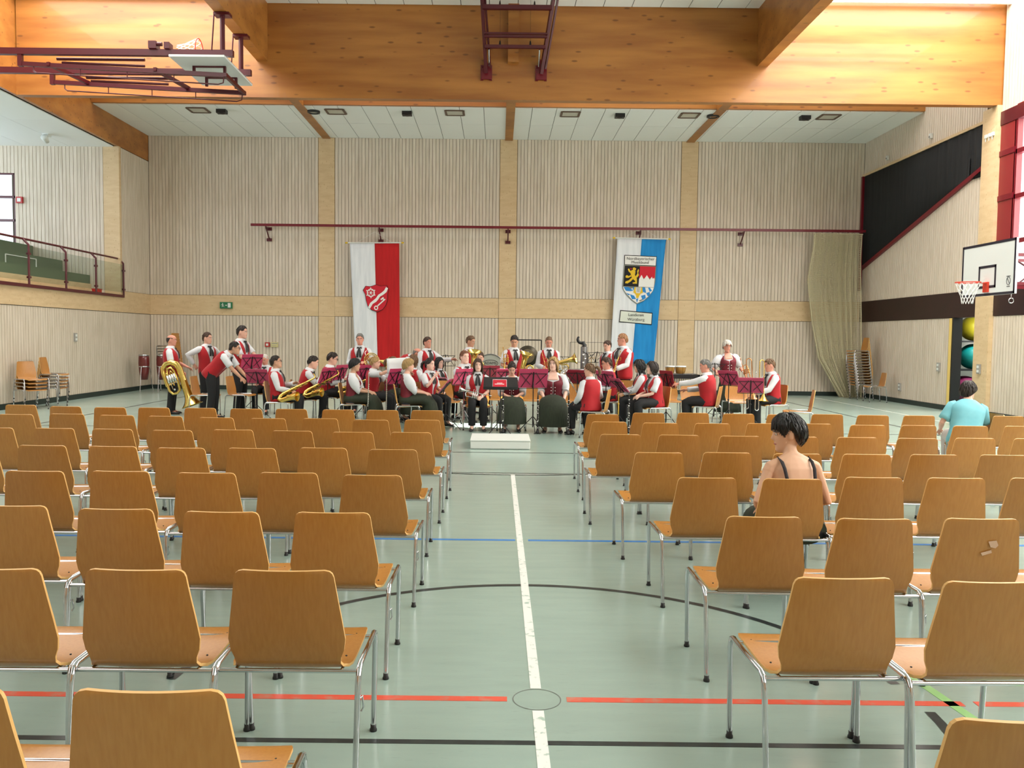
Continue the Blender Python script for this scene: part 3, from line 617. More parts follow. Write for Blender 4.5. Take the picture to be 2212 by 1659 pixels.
def person(label, x, y, face, h=1.75, pose='stand', lean=0, head=(0, 0), wl=None, wr=None, fem=False, fat=1.0, skin='fair', hair='brown', hs='short', top='vest', sleeve='long', bottom='trousers', pl=None, pr=None, twist=0, glasses=False, crest=False, feet=None, seat=.45, group='musicians in red waistcoats', voxel=.0105, knees=None, tie=True, curl=.6, side=0, neckf=0.0, shw=1.0, hsz=1.0):
    s = h / 1.75; rnd = random.Random(int(abs(x * 977 + y * 131)))
    zo = 0 if pose == 'stand' else (seat - .45 * s)
    P = thing('person', label, 'person', (x, y, 0), math.radians(face), group)
    S = Matrix.Scale(s, 4); S.translation = (0, 0, zo)
    st = pose == 'stand'; T = FEM if fem else MALE
    pel = Vector((0, 0, .93 if st else .56)); L = math.radians(lean); sd = math.radians(side)
    u = Vector((math.sin(sd), math.sin(L) * math.cos(sd), math.cos(L) * math.cos(sd))); f = Vector((0, math.cos(L), -math.sin(L))); r = f.cross(u).normalized(); f = u.cross(r).normalized()
    def up(hh, a=0, b=0):
        """point in the torso frame, twisting towards the shoulders"""
        tw = math.radians(twist) * max(0, min(1, hh / .4)); rr_ = r * math.cos(tw) + f * math.sin(tw); ff = f * math.cos(tw) - r * math.sin(tw)
        return pel + u * hh + rr_ * a + ff * b
    def ring(hh, da, db, angs, k=1.0):
        a, b, o = interp(T, hh); a = a * (fat if hh < .42 else 1 + (fat - 1) * .3) * k + da; b = b * (fat if hh < .42 else 1 + (fat - 1) * .3) * k + db; out = []
        for t in angs:
            c_, s_ = math.cos(t), math.sin(t); e = 2 / 2.5
            out.append(up(hh, math.copysign(abs(s_) ** e, s_) * a, math.copysign(abs(c_) ** e, c_) * b + o))
        return out
    full = [2 * PI * k / 20 for k in range(20)]
    sh = (.172 if not fem else .152) * shw
    SH = {1: up(.425, sh, -.005), -1: up(.425, -sh, -.005)}
    if wl is None: wl = (-.25, .06, .80) if st else (-.13, .30, .68)
    if wr is None: wr = (.25, .06, .80) if st else (.13, .30, .68)
    l1, l2 = .285, .25
    arms = {}
    for sg, w_, pole in ((1, wr, pr), (-1, wl, pl)):
        E, W = ik(SH[sg], Vector(w_), l1, l2, Vector(pole) if pole else Vector((sg * .55, -.5, -.75))); arms[sg] = (SH[sg], E, W)
    hc = up(.64, 0, .02 + neckf) + Vector((0, 0, .012 + (hsz - 1) * .22))
    HM = Matrix.Translation(hc) @ rz_(math.radians(head[0])) @ rx(-math.radians(head[1] + lean * .35)) @ Matrix.Scale(hsz, 4)
    if st:
        hp = {1: Vector((.09, 0, .90)), -1: Vector((-.09, 0, .90))}; kn = {1: Vector((.10, .03, .49)), -1: Vector((-.10, .03, .49))}; an = {1: Vector((.11, -.01, .09)), -1: Vector((-.11, -.01, .09))}
        if feet:
            for sg in (1, -1):
                an[sg] = Vector((feet[0 if sg == 1 else 1][0], feet[0 if sg == 1 else 1][1], .09)); kn[sg] = (hp[sg] + an[sg]) / 2 + Vector((0, .03, 0))
    else:
        kx = knees or .13
        hp = {1: Vector((.09, 0, .54)), -1: Vector((-.09, 0, .54))}; kn = {1: Vector((kx, .42, .52)), -1: Vector((-kx, .42, .52))}; an = {1: Vector((kx, .40, .09)), -1: Vector((-kx, .40, .09))}
        if feet:
            for sg in (1, -1): q = feet[0 if sg == 1 else 1]; an[sg] = Vector((q[0], q[1], .09))
    # --- body
    b = MB()
    hs_ = [-.13, -.06, .03, .12, .22, .31, .39, .44, .475, .505, .54, .60]
    b.rings([ring(q, -.004, -.004, full) for q in hs_], 0, True)
    b.tube([up(.50, 0, -.004), up(.56, 0, .004), hc + HM.to_3x3() @ Vector((0, -.012, -.06)), hc + HM.to_3x3() @ Vector((0, -.005, -.01))], [.056, .052, .052, .05] if not fem else [.05, .046, .046, .045], 10, 0)
    head_shape(b, HM, 28)
    for sg in (1, -1):
        S0, E, W = arms[sg]; k = .9 if fem else 1.0
        b.tube([S0 - r * sg * .03, S0 + (E - S0) * .12, (S0 * 2 + E) / 3, (S0 + E * 2) / 3, E, E + (W - E) * .3, E + (W - E) * .65, W], [.05 * k, .052 * k, .048 * k, .042 * k, .037 * k, .04 * k, .034 * k, .026 * k], 10, 0)
        if top == 'dress': b.tube([up(.515, 0, -.015), up(.482, sg * .05, -.02), up(.452, sg * .105, -.018), S0 - u * .004, S0 + (E - S0) * .15], [.044, .045, .046, .05, .049], 10, 0)
        hand(b, W, W - E, -sg, palm=(-sg * .6, 0, -.8), curl=curl)
        b.tube([hp[sg] + Vector((0, 0, .02)), hp[sg] * .7 + kn[sg] * .3, kn[sg], kn[sg] * .65 + an[sg] * .35, an[sg], an[sg] + Vector((0, .05, -.04)), an[sg] + Vector((0, .13, -.06))], [.08, .078, .055, .052, .036, .036, .02], 10, 0)
    bo = b.build('body', 'skin_' + skin, P); bo.data.transform(S)
    m = bo.modifiers.new('skin', 'REMESH'); m.mode = 'VOXEL'; m.voxel_size = voxel; m.use_smooth_shade = True
    m = bo.modifiers.new('soft', 'SMOOTH'); m.iterations = 2; m.factor = .5
    m = bo.modifiers.new('light', 'DECIMATE'); m.ratio = .4 if voxel > .008 else .6
    def out(mb, name, mats, thick=0):
        o = mb.build(name, mats, P); o.data.transform(S)
        if thick: q = o.modifiers.new('thick', 'SOLIDIFY'); q.thickness = thick; q.offset = 0
        return o
    out(face_bits(HM, hair, fem=fem), 'face', ['eye_white', 'eye_dark', 'hair_' + ('brown' if hair in ('grey', 'white', 'blond', 'strawberry') else hair), 'lip' if fem else 'skin_ruddy'])
    out(hair_mesh(hs, HM, rnd), 'hair', 'hair_' + hair)
    if glasses:
        g = MB()
        for sg in (1, -1):
            g.tube(arc((sg * .033, .102, .008), .021, 0, 2 * PI, 12)[:-1], .002, 5, 0, closed=True, M=HM); g.tube([(sg * .055, .10, .012), (sg * .078, .06, .012), (sg * .08, -.01, .008)], .002, 5, 0, M=HM)
        g.tube([(-.012, .104, .010), (.012, .104, .010)], .002, 5, 0, M=HM); out(g, 'glasses', 'black')
    # --- shirt or blouse
    if top in ('vest', 'bodice'):
        b = MB(); b.rings([ring(q, .007, .007, full) for q in (-.10, -.02, .06, .14, .22, .31, .39, .44, .475, .50)] , 0, False)
        if top == 'vest':   # stand collar
            b.rings([ring(.495, .012, .012, full), ring(.53, .014, .016, full), ring(.535, .004, .004, full)], 0, False)
        for sg in (1, -1):
            S0, E, W = arms[sg]; A = S0 - r * sg * .035 + u * .004
            if sleeve == 'long': b.tube([A, S0 + (E - S0) * .08, (S0 * 2 + E) / 3, (S0 + E * 2) / 3, E, E * .65 + W * .35, E * .25 + W * .75, E * .12 + W * .88, E * .05 + W * .95], [.062, .072, .066, .06, .056, .056, .05, .052, .038], 12, 0)
            elif sleeve == 'short': b.tube([A, S0 + (E - S0) * .08, (S0 * 2 + E) / 3, (S0 + E * 2) / 3, S0 * .15 + E * .85, S0 * .14 + E * .86], [.062, .072, .07, .068, .068, .046], 12, 0)
            else:  # puffed
                n_ = 16; b.tube([A, S0 + (E - S0) * .05, S0 * .7 + E * .3, S0 * .4 + E * .6, S0 * .2 + E * .8, S0 * .05 + E * .95, E * .95 + W * .05, E * .86 + W * .14], [.06, .084, .098, .096, .08, .056, .06, .072], n_, 0)
        out(b, 'shirt' if top == 'vest' else 'blouse', 'shirt_white')
    if top == 'vest':
        hh = [-.135 if st else -.10, -.08, -.02, .06, .13, .19, .25, .31, .36, .40, .435, .46, .48]
        gap = [.16, .10, .07, .06, .07, .10, .17, .26, .34, .42, .52, .66, .85]
        rr = []
        for q, g in zip(hh, gap):
            g *= 1.15; k = max(0, (q - .30) / .16); rr.append(ring(q, .017 - .012 * min(1, k), .018 - .002 * k, [g + (2 * PI - 2 * g) * i / 26 for i in range(27)]))
        o = out(MB().rings(rr, 0, False, None, True, False), 'waistcoat', 'vest_red', .008)
        if tie:
            b = MB()
            def tp(hh_, a, e=.02): aa, bb, oo = interp(T, hh_); return up(hh_, a, bb * fat + oo + e)
            b.ball(tuple(tp(.475, 0, .022)), (.018, .014, .016), 8, 6)
            for sg in (1, -1):
                b.tube([tp(.47, sg * .008, .024), tp(.40, sg * .022, .03), tp(.33, sg * .03, .03), tp(.27, sg * .034, .028)], [(.008, .005), (.02, .006), (.024, .006), (.02, .004)], 8, 0, up=f)
                b.tube([tp(.475, 0, .024), tp(.485, sg * .035, .024), tp(.465, sg * .05, .022)], [(.008, .006), (.016, .008), (.012, .006)], 8, 0, up=f)
            out(b, 'ribbon_tie', 'ribbon')
        if crest:
            for sg, hh_ in ((-1, .27),) if crest is True else crest:
                a, bb, oo = interp(T, hh_); c0 = up(hh_, sg * a * .62, bb * fat * .82 + oo + .034); Mx = Matrix((r, f, u)).transposed().to_4x4(); Mx.translation = c0
                out(MB().prism([(-.026, .035), (.026, .035), (.026, -.01), (0, -.038), (-.026, -.01)], .004, 0, Mx).prism([(-.017, .026), (.017, .026), (.017, -.008), (0, -.026), (-.017, -.008)], .006, 1, Mx), 'crest', ['crest_gold', 'vest_red'])
    if top == 'bodice':
        hh = [-.02, .03, .09, .15, .21, .26, .30, .34]; rr = [ring(q, .014, .014, [.02 + (2 * PI - .04) * i / 26 for i in range(27)]) for q in hh]
        for q, g in ((.37, .50), (.41, .58), (.445, .66), (.47, .9)): rr.append(ring(q, .012 - .03 * max(0, (q - .36) / .1), .015, [g + (2 * PI - 2 * g) * i / 26 for i in range(27)]))
        out(MB().rings(rr, 0, False, None, True, False), 'bodice', 'bodice_maroon', .006)
        b = MB()   # skin-coloured square neckline and silver buttons
        for q in (.06, .12, .18, .24):
            aa, bb, oo = interp(T, q)
            for sg in (1, -1): b.ball(tuple(up(q, sg * .035, bb * fat + oo + .02)), .011, 8, 6)
        out(b, 'bodice_button', 'silver')
        out(MB().rings([ring(q, .010, .011, [-w_ + 2 * w_ * i / 8 for i in range(9)]) for q, w_ in ((.375, .40), (.40, .42), (.43, .46), (.455, .52), (.48, .62), (.505, .8))], 0, False, None, True, False), 'neckline', 'skin_' + skin, .003)
    if top == 'tee':
        b = MB(); b.rings([ring(q, .014, .014, full) for q in (-.12, -.05, .03, .12, .22, .31, .39, .44, .475, .50)], 0, False)
        for sg in (1, -1):
            S0, E, W = arms[sg]; A = S0 - r * sg * .035; b.tube([A, S0 + (E - S0) * .08, (S0 * 2 + E) / 3, (S0 + E * 2) / 3, S0 * .2 + E * .8, S0 * .18 + E * .82], [.066, .078, .076, .076, .076, .05], 12, 0)
        out(b, 't_shirt', 'tee_aqua', .004)
    if top == 'dress':
        out(MB().rings([ring(q, .010, .010, full) for q in (-.12, -.05, .03, .12, .18, .22)], 0, False), 'dress', 'dress_black', .004)
        for sg in (1, -1):
            pts = [up(.21, sg * .1, -.115), up(.30, sg * .108, -.125), up(.39, sg * .116, -.118), up(.45, sg * .118, -.088), up(.492, sg * .116, -.03), up(.465, sg * .105, .055), up(.36, sg * .085, .11), up(.22, sg * .08, .13)]
            out(MB().tube(pts, [(.014, .004)] * 8, 8, 0, up=u.cross(r)), 'strap', 'dress_black')
    # --- trousers / skirt / shoes
    if bottom == 'trousers':
        b = MB(); b.rings([ring(q, .009, .009, full) for q in ((-.13, -.06, .0, .05) if st else (-.115, -.06, .0, .05))], 0, True)
        for sg in (1, -1):
            a_, k_, n_ = hp[sg], kn[sg], an[sg]
            if st: pts = [a_ + Vector((0, 0, .03)), a_ * .7 + k_ * .3, k_, k_ * .5 + n_ * .5, n_ + Vector((0, 0, .0)), n_ + Vector((0, .01, -.035))]; rs = [.098, .098, .076, .07, .068, .07]
            else: pts = [a_ + Vector((0, -.06, .0)), a_ * .6 + k_ * .4, k_ + Vector((0, -.06, .012)), k_ + Vector((0, .005, -.015)), k_ * .8 + n_ * .2, k_ * .4 + n_ * .6, n_ + Vector((0, 0, .0))]; rs = [.10, .098, .082, .076, .074, .068, .068]
            b.tube(pts, [q * (1 + (fat - 1) * .6) for q in rs], 12, 0)
        out(b, 'trousers', 'trouser_black' if top not in ('tee',) else 'jeans_pale')
    elif st:
        rr = []
        for i in range(9):
            z = 1.0 - i * .105; k = i / 8; rr.append([(math.sin(t) * (.135 + .155 * k ** .8) * (1 + .05 * k * math.sin(9 * t)) * fat, math.cos(t) * (.115 + .14 * k ** .8) * (1 + .05 * k * math.sin(9 * t + 1)), z) for t in [2 * PI * j / 40 for j in range(40)]])
        out(MB().rings(rr, 0, True), 'skirt', 'skirt_green')
    else:
        pts = [(0, -.14, .53), (0, -.04, .535), (0, .15, .55), (0, .32, .555), (0, .42, .52), (0, .455, .45), (0, .465, .35), (0, .47, .24), (0, .465, .13)]
        out(MB().tube(pts, [(.15, .10), (.19, .13), (.215, .12), (.235, .115), (.25, .125), (.26, .145), (.27, .16), (.285, .17), (.295, .18)], 24, 0), 'skirt', 'skirt_green')
    if top == 'bodice' and bottom == 'skirt': out(MB().rings([ring(q, .02, .02, full) for q in (-.09, -.04, .0)], 0, False), 'waistband', 'skirt_dark')
    for sg in (1, -1):
        n_ = an[sg]; b = MB(); rr = []
        for (dy, w_, hh_) in ((-.075, .02, .05), (-.065, .034, .075), (-.02, .038, .085), (.04, .04, .07), (.10, .044, .05), (.15, .042, .042), (.185, .03, .034), (.2, .01, .02)):
            rr.append([(n_.x + w_ * math.cos(t) + sg * max(0, dy) * .12, n_.y + dy, .002 + hh_ * .5 + hh_ * .5 * math.sin(t)) for t in [2 * PI * j / 12 for j in range(12)]])
        b.rings(rr, 0, True); o = b.build('shoe', 'shoe', P); o.data.transform(Matrix.Scale(s, 4))
    return P
MU = 'band musicians'
person('bald-topped man in red waistcoat standing with a tuba by the conga drums', -6.99, 17.7, -78, 1.74, head=(-4, 4), wr=(.21, .24, .93), wl=(-.12, .33, 1.0), hair='dark', hs='bald', sleeve='short', skin='ruddy', fat=1.12, group=MU)
person('brown-haired man with hands on hips beside the tuba player', -6.5, 18.5, -122, 1.79, head=(18, 2), wr=(.24, -.13, 1.02), wl=(-.26, -.02, 1.0), pr=(1, -.6, .0), pl=(-1, -.2, 0), hair='brown', hs='short', group=MU)
person('dark-haired bearded man bending forward to reach a music stand', -5.8, 16.8, -93, 1.80, lean=44, head=(6, -12), wr=(.14, .72, .72), wl=(-.14, .74, .70), hair='dark', sleeve='short', glasses=True, skin='tan', group=MU)
person('tallest man in red waistcoat standing behind the bending man', -5.68, 18.2, -102, 1.95, lean=4, head=(4, 2), wr=(.14, .36, .98), wl=(-.14, .42, 1.0), hair='dark', sleeve='short', group=MU)
person('white-haired man in red waistcoat seated looking down behind the saxophones', -5.1, 18.2, 178, 1.66, 'sit', lean=4, head=(-8, 22), hair='white', hs='crop', skin='ruddy', group=MU)
person('boy in profile seated with a saxophone, nearest the first music stand'.replace('nearest', 'next to'), -4.18, 15.7, -86, 1.70, 'sit', lean=-4, head=(4, -10), wr=(.1, .27, .66), wl=(-.10, .30, .80), hair='dark', glasses=True, skin='tan', group=MU)
person('dark-haired man hunched over the middle saxophone', -3.88, 16.4, -82, 1.74, 'sit', lean=18, head=(4, 8), wr=(.08, .42, .92), wl=(-.10, .36, .74), hair='dark', group=MU)
person('man in glasses seated with a saxophone behind the hunched saxophonist', -3.55, 17.1, -92, 1.82, 'sit', lean=10, head=(2, 10), wr=(.1, .38, .80), wl=(-.10, .44, .82), hair='dark', glasses=True, group=MU)
person('grey-haired man standing with a french horn before the red banner', -3.08, 18.5, 180, 1.80, head=(4, 2), wr=(.10, .2, 1.08), wl=(-.16, .22, 1.10), hair='grey', skin='ruddy', group=MU)
person('black-haired woman in puffed white blouse seated with a flute', -2.72, 15.4, -88, 1.64, 'sit', lean=4, head=(2, 4), fem=True, hair='black', hs='pixie', top='bodice', sleeve='puff', bottom='skirt', skin='olive', wr=(.07, .36, .68), wl=(-.07, .38, .68), group=MU)
person('blonde girl in red waistcoat lifting a white sheet with both hands', -2.5, 16.3, -96, 1.70, 'sit', lean=6, head=(6, 6), fem=True, hair='blond', hs='bun', sleeve='short', wr=(.09, .44, 1.08), wl=(-.13, .45, .98), pr=(1, 0, -.3), group=MU)
person('woman in dark red bodice half hidden behind the raised white sheet', -2.2, 16.95, -112, 1.66, 'sit', lean=4, head=(6, 6), fem=True, hair='light_brown', hs='pony', top='bodice', sleeve='puff', bottom='skirt', wr=(.12, .42, .98), wl=(-.12, .42, .95), group=MU)
person('bald man in red waistcoat stooping over behind the white sheet', -2.34, 18.98, -104, 1.76, lean=52, head=(4, -2), wr=(.15, .55, .85), wl=(-.15, .55, .85), hair='grey', hs='bald', skin='ruddy', fat=1.15, group=MU)
person('man in red waistcoat standing and pointing over the percussion', -1.58, 18.4, -132, 1.74, head=(-6, 4), wl=(-.42, .38, 1.22), wr=(.24, .08, .84), hair='brown', skin='ruddy', group=MU)
person('brown-haired musician facing away behind the blonde short-haired woman', -1.76, 17.1, -30, 1.72, 'sit', hair='light_brown', hs='bob', fem=True, group=MU)
person('woman with short blonde hair in white blouse and dark bodice, seated sideways', -1.68, 15.2, -82, 1.66, 'sit', lean=2, head=(2, 0), fem=True, hair='blond', hs='pixie', top='bodice', sleeve='puff', bottom='skirt', wr=(.06, .36, .68), wl=(-.06, .38, .68), group=MU)
person('girl with pinned dark hair and open red waistcoat, hand raised to her chest', -1.34, 15.95, -128, 1.66, 'sit', lean=2, head=(8, 2), fem=True, hair='dark', hs='pony', sleeve='short', wr=(.10, .26, .98), wl=(-.12, .28, .68), skin='pale', group=MU)
person('girl with long black hair seated behind a light pink folder', -1.25, 17.5, -136, 1.62, 'sit', head=(6, 4), fem=True, hair='black', hs='long', skin='pale', group=MU)
person('auburn-haired boy seated with folded arms behind an angled pink folder', -.70, 17.1, -140, 1.92, 'sit', head=(-8, -2), hair='red', skin='pale', wr=(-.06, .2, .74), wl=(.06, .22, .74), group=MU)
person('curly-haired boy standing and looking down behind the auburn-haired boy', -.63, 18.5, -122, 1.78, head=(2, 14), wr=(.14, .28, .98), wl=(-.14, .30, .96), hair='light_brown', skin='tan', group=MU)
person('musician hidden behind an upright brass bell, only the hair showing', -.39, 17.8, 180, 1.86, 'sit', head=(0, 10), wr=(.12, .26, .9), wl=(-.12, .26, .95), hair='brown', group=MU)
person('woman with long brown hair and red waistcoat seated facing the podium, trumpet on lap', -.37, 15.4, 182, 1.68, 'sit', head=(4, 2), fem=True, hair='brown', hs='long', sleeve='short', wr=(.05, .26, .64), wl=(-.09, .28, .64), skin='pale', feet=((.11, .36), (-.11, .36)), knees=.11, group=MU)
person('dark-haired boy standing and looking down at a flugelhorn, in front of the gong', .33, 18.0, -160, 1.80, lean=4, head=(-24, 22), wr=(.15, .25, 1.03), wl=(-.12, .2, .95), hair='dark', sleeve='short', skin='tan', group=MU)
person('woman with bowed dark head seated behind the black conductor desk', .26, 15.4, 180, 1.62, 'sit', lean=12, head=(0, 32), fem=True, hair='dark', hs='bun', top='bodice', sleeve='puff', bottom='skirt', wr=(.1, .3, .66), wl=(-.12, .3, .66), group=MU)
person('short-haired boy standing and looking down at a trumpet beside the gong', 1.13, 18.5, 184, 1.79, head=(-4, 26), wr=(.13, .24, 1.02), wl=(-.06, .22, 1.06), hair='light_brown', hs='crop', skin='ruddy', group=MU)
person('blonde woman with bobbed hair in white puffed sleeves, seated with clarinets upright before her', 1.03, 15.35, 176, 1.78, 'sit', lean=2, head=(-16, 2), fem=True, fat=1.18, hair='blond', hs='bob', top='bodice', sleeve='puff', bottom='skirt', wr=(.16, .32, .62), wl=(-.2, .30, .60), skin='pale', group=MU)
person('ponytailed musician seated with back to the audience beside the aisle chairs', 1.62, 14.3, 28, 1.62, 'sit', lean=4, head=(46, 6), fem=True, fat=1.1, hair='light_brown', hs='pony', wr=(.16, .26, .62), wl=(-.18, .24, .60), feet=((.16, .34), (-.10, .50)), group=MU)
person('man in glasses and red waistcoat seated in profile behind a pink folder', 2.28, 16.7, 96, 1.74, 'sit', lean=6, head=(0, 8), hair='brown', glasses=True, skin='ruddy', wr=(.1, .3, .72), wl=(-.1, .32, .74), group=MU)
person('dark-haired boy standing half hidden behind the big man with a cornet', 2.52, 19.0, 124, 1.70, head=(6, 14), hair='brown', wr=(.1, .25, 1.0), wl=(-.1, .25, 1.0), group=MU)
person('big strawberry-blond man standing with a cornet below the blue banner', 2.7, 17.9, 122, 1.86, head=(-26, 2), fat=1.22, hair='strawberry', skin='ruddy', wr=(.12, .30, 1.04), wl=(-.14, .30, 1.0), crest=True, group=MU)
person('woman with long curly black hair seated with a clarinet', 2.82, 16.0, 84, 1.68, 'sit', lean=6, head=(6, 4), fem=True, hair='black', hs='curly', wr=(.1, .42, .68), wl=(-.08, .40, .66), skin='olive', crest=True, group=MU)
person('brown-haired musician with folded hands on the knee, crest on the waistcoat', 2.94, 15.35, 104, 1.66, 'sit', lean=6, head=(-12, -2), fem=True, fat=1.12, hair='dark', hs='bob', sleeve='short', wr=(.02, .36, .68), wl=(-.04, .36, .66), skin='pale', crest=True, group=MU)
person('grey-haired man seated with his back turned, arm stretched to a stand', 4.02, 15.7, 66, 1.74, 'sit', lean=6, head=(14, 10), hair='grey', skin='ruddy', fat=1.1, wl=(-.12, .66, .84), wr=(.1, .45, .74), group=MU)
person('white-haired woman in maroon bodice and green skirt, standing and smiling', 4.98, 17.9, 182, 1.74, head=(4, 12), fem=True, hair='white', hs='pixie', top='bodice', sleeve='puff', bottom='skirt', skin='ruddy', wr=(.30, .18, 1.02), wl=(-.32, .16, .98), side=4, group=MU)
person('young man seated playing a trombone, its slide pointing to the floor', 5.46, 16.4, 104, 1.76, 'sit', lean=6, head=(-10, 10), hair='light_brown', skin='ruddy', wr=(.06, .34, .88), wl=(-.06, .40, .66), group=MU)
# audience
person('woman with short black hair and bare back, turning her head on an audience chair', 2.0, 5.42, 6, 1.545, 'sit', seat=.395, lean=18, side=0, shw=1.16, fat=1.08, hsz=1.14, head=(74, 2), fem=True, hair='jet', hs='sleek', top='dress', bottom='skirt', skin='warm', wr=(.14, .3, .66), wl=(-.20, .26, .62), group='audience members', voxel=.006)
person('person in a turquoise T-shirt leaning forward in the front audience row', 5.75, 10.12, -18, 1.62, 'sit', lean=24, side=6, head=(-40, -4), shw=1.1, fem=True, fat=1.25, hair='dark', hs='pixie', top='tee', wr=(.16, .46, .62), wl=(-.24, .34, .62), group='audience members', voxel=.008)
# ------------------------------------------------------------------ band chairs
def facing(a): a = math.radians(a); return Vector((-math.sin(a), math.cos(a), 0))
SEATED = [(-5.1, 18.2, 178, 'under the white-haired man'), (-4.18, 15.7, -86, 'under the boy with a saxophone'), (-3.88, 16.4, -82, 'under the hunched saxophonist'), (-3.55, 17.1, -92, 'under the man in glasses with a saxophone'),
 (-2.72, 15.4, -88, 'under the black-haired flute player'), (-2.5, 16.3, -96, 'under the girl lifting a white sheet'), (-2.2, 16.95, -112, 'under the woman behind the white sheet'), (-1.76, 17.1, -30, 'under the musician facing away'),
 (-1.68, 15.2, -82, 'under the woman with short blonde hair'), (-1.34, 15.95, -128, 'under the girl with pinned dark hair'), (-1.25, 17.5, -136, 'under the girl with long black hair'), (-.70, 17.1, -140, 'under the auburn-haired boy'),
 (-.39, 17.8, 180, 'behind the upright brass bell'), (-.37, 15.4, 182, 'under the woman with a trumpet on her lap'), (.26, 15.4, 180, 'under the woman with the bowed head'), (1.03, 15.35, 176, 'under the blonde woman with clarinets'),
 (2.28, 16.7, 96, 'under the seated man in glasses behind a pink folder'), (2.82, 16.0, 84, 'under the woman with curly black hair'), (2.94, 15.35, 104, 'under the musician with folded hands'), (4.02, 15.7, 66, 'under the grey-haired man stretching his arm'), (5.46, 16.4, 104, 'under the trombone player')]
for x, y, a, who in SEATED:
    d = facing(a); chair((x + d.x * .05, y + d.y * .05, 0), math.radians(a), 'plywood band chair ' + who, 'band chairs', False)
chair((1.68, 14.36, 0), math.radians(74), 'plywood band chair under the ponytailed musician, turned sideways', 'band chairs', False)
for x, y, a, who in ((-6.12, 17.35, -92, 'empty plywood chair between the tuba and the bending man'), (-5.42, 17.5, -96, 'empty plywood chair behind the first music stand'), (-1.02, 16.35, -160, 'empty plywood chair with bright backrest between the flutes and the trumpets'),
    (.02, 17.2, 184, 'empty plywood chair behind the woman with a trumpet on her lap'), (.72, 17.0, 178, 'empty plywood chair behind the black conductor desk'), (1.45, 16.7, 172, 'empty plywood chair behind the blonde woman with clarinets'), (2.62, 17.3, 150, 'empty plywood chair just in front of the big man'),
    (3.55, 17.1, 178, 'empty plywood chair below the bongos'), (4.1, 17.4, 176, 'empty plywood chair behind the grey-haired man'), (4.98, 17.05, 184, 'empty plywood chair in front of the standing white-haired woman'), (5.5, 17.6, 170, 'empty plywood chair behind the trombone player'), (5.36, 14.75, 76, 'lone plywood chair at the outer end of the band, turned towards it')):
    chair((x, y, 0), math.radians(a), who, 'band chairs', False)
# ------------------------------------------------------------------ music stands and folders
mat('stand_black', (18, 17, 20), 0.4); mat('folder_pink', (186, 58, 96), 0.5, col2=(176, 50, 88), scale=4); mat('folder_dark', (140, 20, 46), 0.5); mat('folder_light', (226, 150, 168), 0.5); mat('paper', (236, 238, 240), 0.7)
def stand(x, y, rotz, z, label, tilt=24, wd=.47, kind='pink', flabel=None, polemat='stand_black'):
    t = thing('music_stand', label, 'music stand', (x, y, 0), math.radians(rotz), 'music stands')
    b = MB()
    for k in range(3):
        a = 2 * PI * k / 3 + .5; MB().tube([(0, 0, .30), (math.cos(a) * .28, math.sin(a) * .28, .012)], .008, 6).tube([(0, 0, .14), (math.cos(a) * .15, math.sin(a) * .15, .165)], .005, 6).build('leg', 'stand_black', t)
    MB().tube([(0, 0, .1), (0, 0, .5)], .012, 8).tube([(0, 0, .5), (0, 0, z - .12)], .009, 8).ball((.0, 0, .5), .02, 8, 6).build('pole', polemat, t)
    M = Matrix.Translation((0, 0, z)) @ rx(math.radians(tilt)); h = wd * .70; b = MB()
    if kind == 'desk':
        b.box((-wd / 2, -.006, -h / 2), (wd / 2, .0, h / 2), 0, M).box((-wd / 2, -.006, -h / 2), (wd / 2, .05, -h / 2 + .008), 0, M)
    else:
        for p, q in (((-wd * .5, -h * .5), (wd * .5, -h * .5)), ((-wd * .46, h * .28), (wd * .46, h * .28)), ((-wd * .08, h * .34), (-wd * .42, -h * .45)), ((wd * .08, h * .34), (wd * .42, -h * .45)), ((-wd * .46, h * .28), (-wd * .1, -h * .3)), ((wd * .46, h * .28), (wd * .1, -h * .3)), ((0, -h * .5), (0, h * .36))):
            b.tube([(p[0], -.004, p[1]), (q[0], -.004, q[1])], .006 if p[0] != 0 else .011, 6, 0, M=M)
        b.tube([(-wd * .5, .0, -h * .5), (-wd * .5, .05, -h * .5), (-wd * .5, .055, -h * .42)], .005, 6, 0, M=M).tube([(wd * .5, .0, -h * .5), (wd * .5, .05, -h * .5), (wd * .5, .055, -h * .42)], .005, 6, 0, M=M)
    b.tube([(0, -.02, -h * .2), (0, -.05, -.13)], .01, 6, 0, M=M).build('desk_frame', 'stand_black', t)
    if kind in ('pink', 'dark', 'light'):
        f = MB(); f.box((-wd * .5, .006, -h * .48), (-.004, .014, h * .52), 0, M).box((.004, .006, -h * .48), (wd * .5, .014, h * .52), 0, M).tube([(0, .012, -h * .48), (0, .012, h * .52)], .009, 6, 0, M=M).box((-wd * .47, .0145, -h * .45), (-.012, .018, h * .49), 1, M).box((.012, .0145, -h * .45), (wd * .47, .018, h * .49), 1, M)
        o = f.build('music_folder', ['folder_' + kind, 'paper'], loc=(x, y, 0)); o.rotation_euler = (0, 0, math.radians(rotz)); tag(o, flabel or ('open music folder on the ' + label), 'folder', 'music folders')
    return t
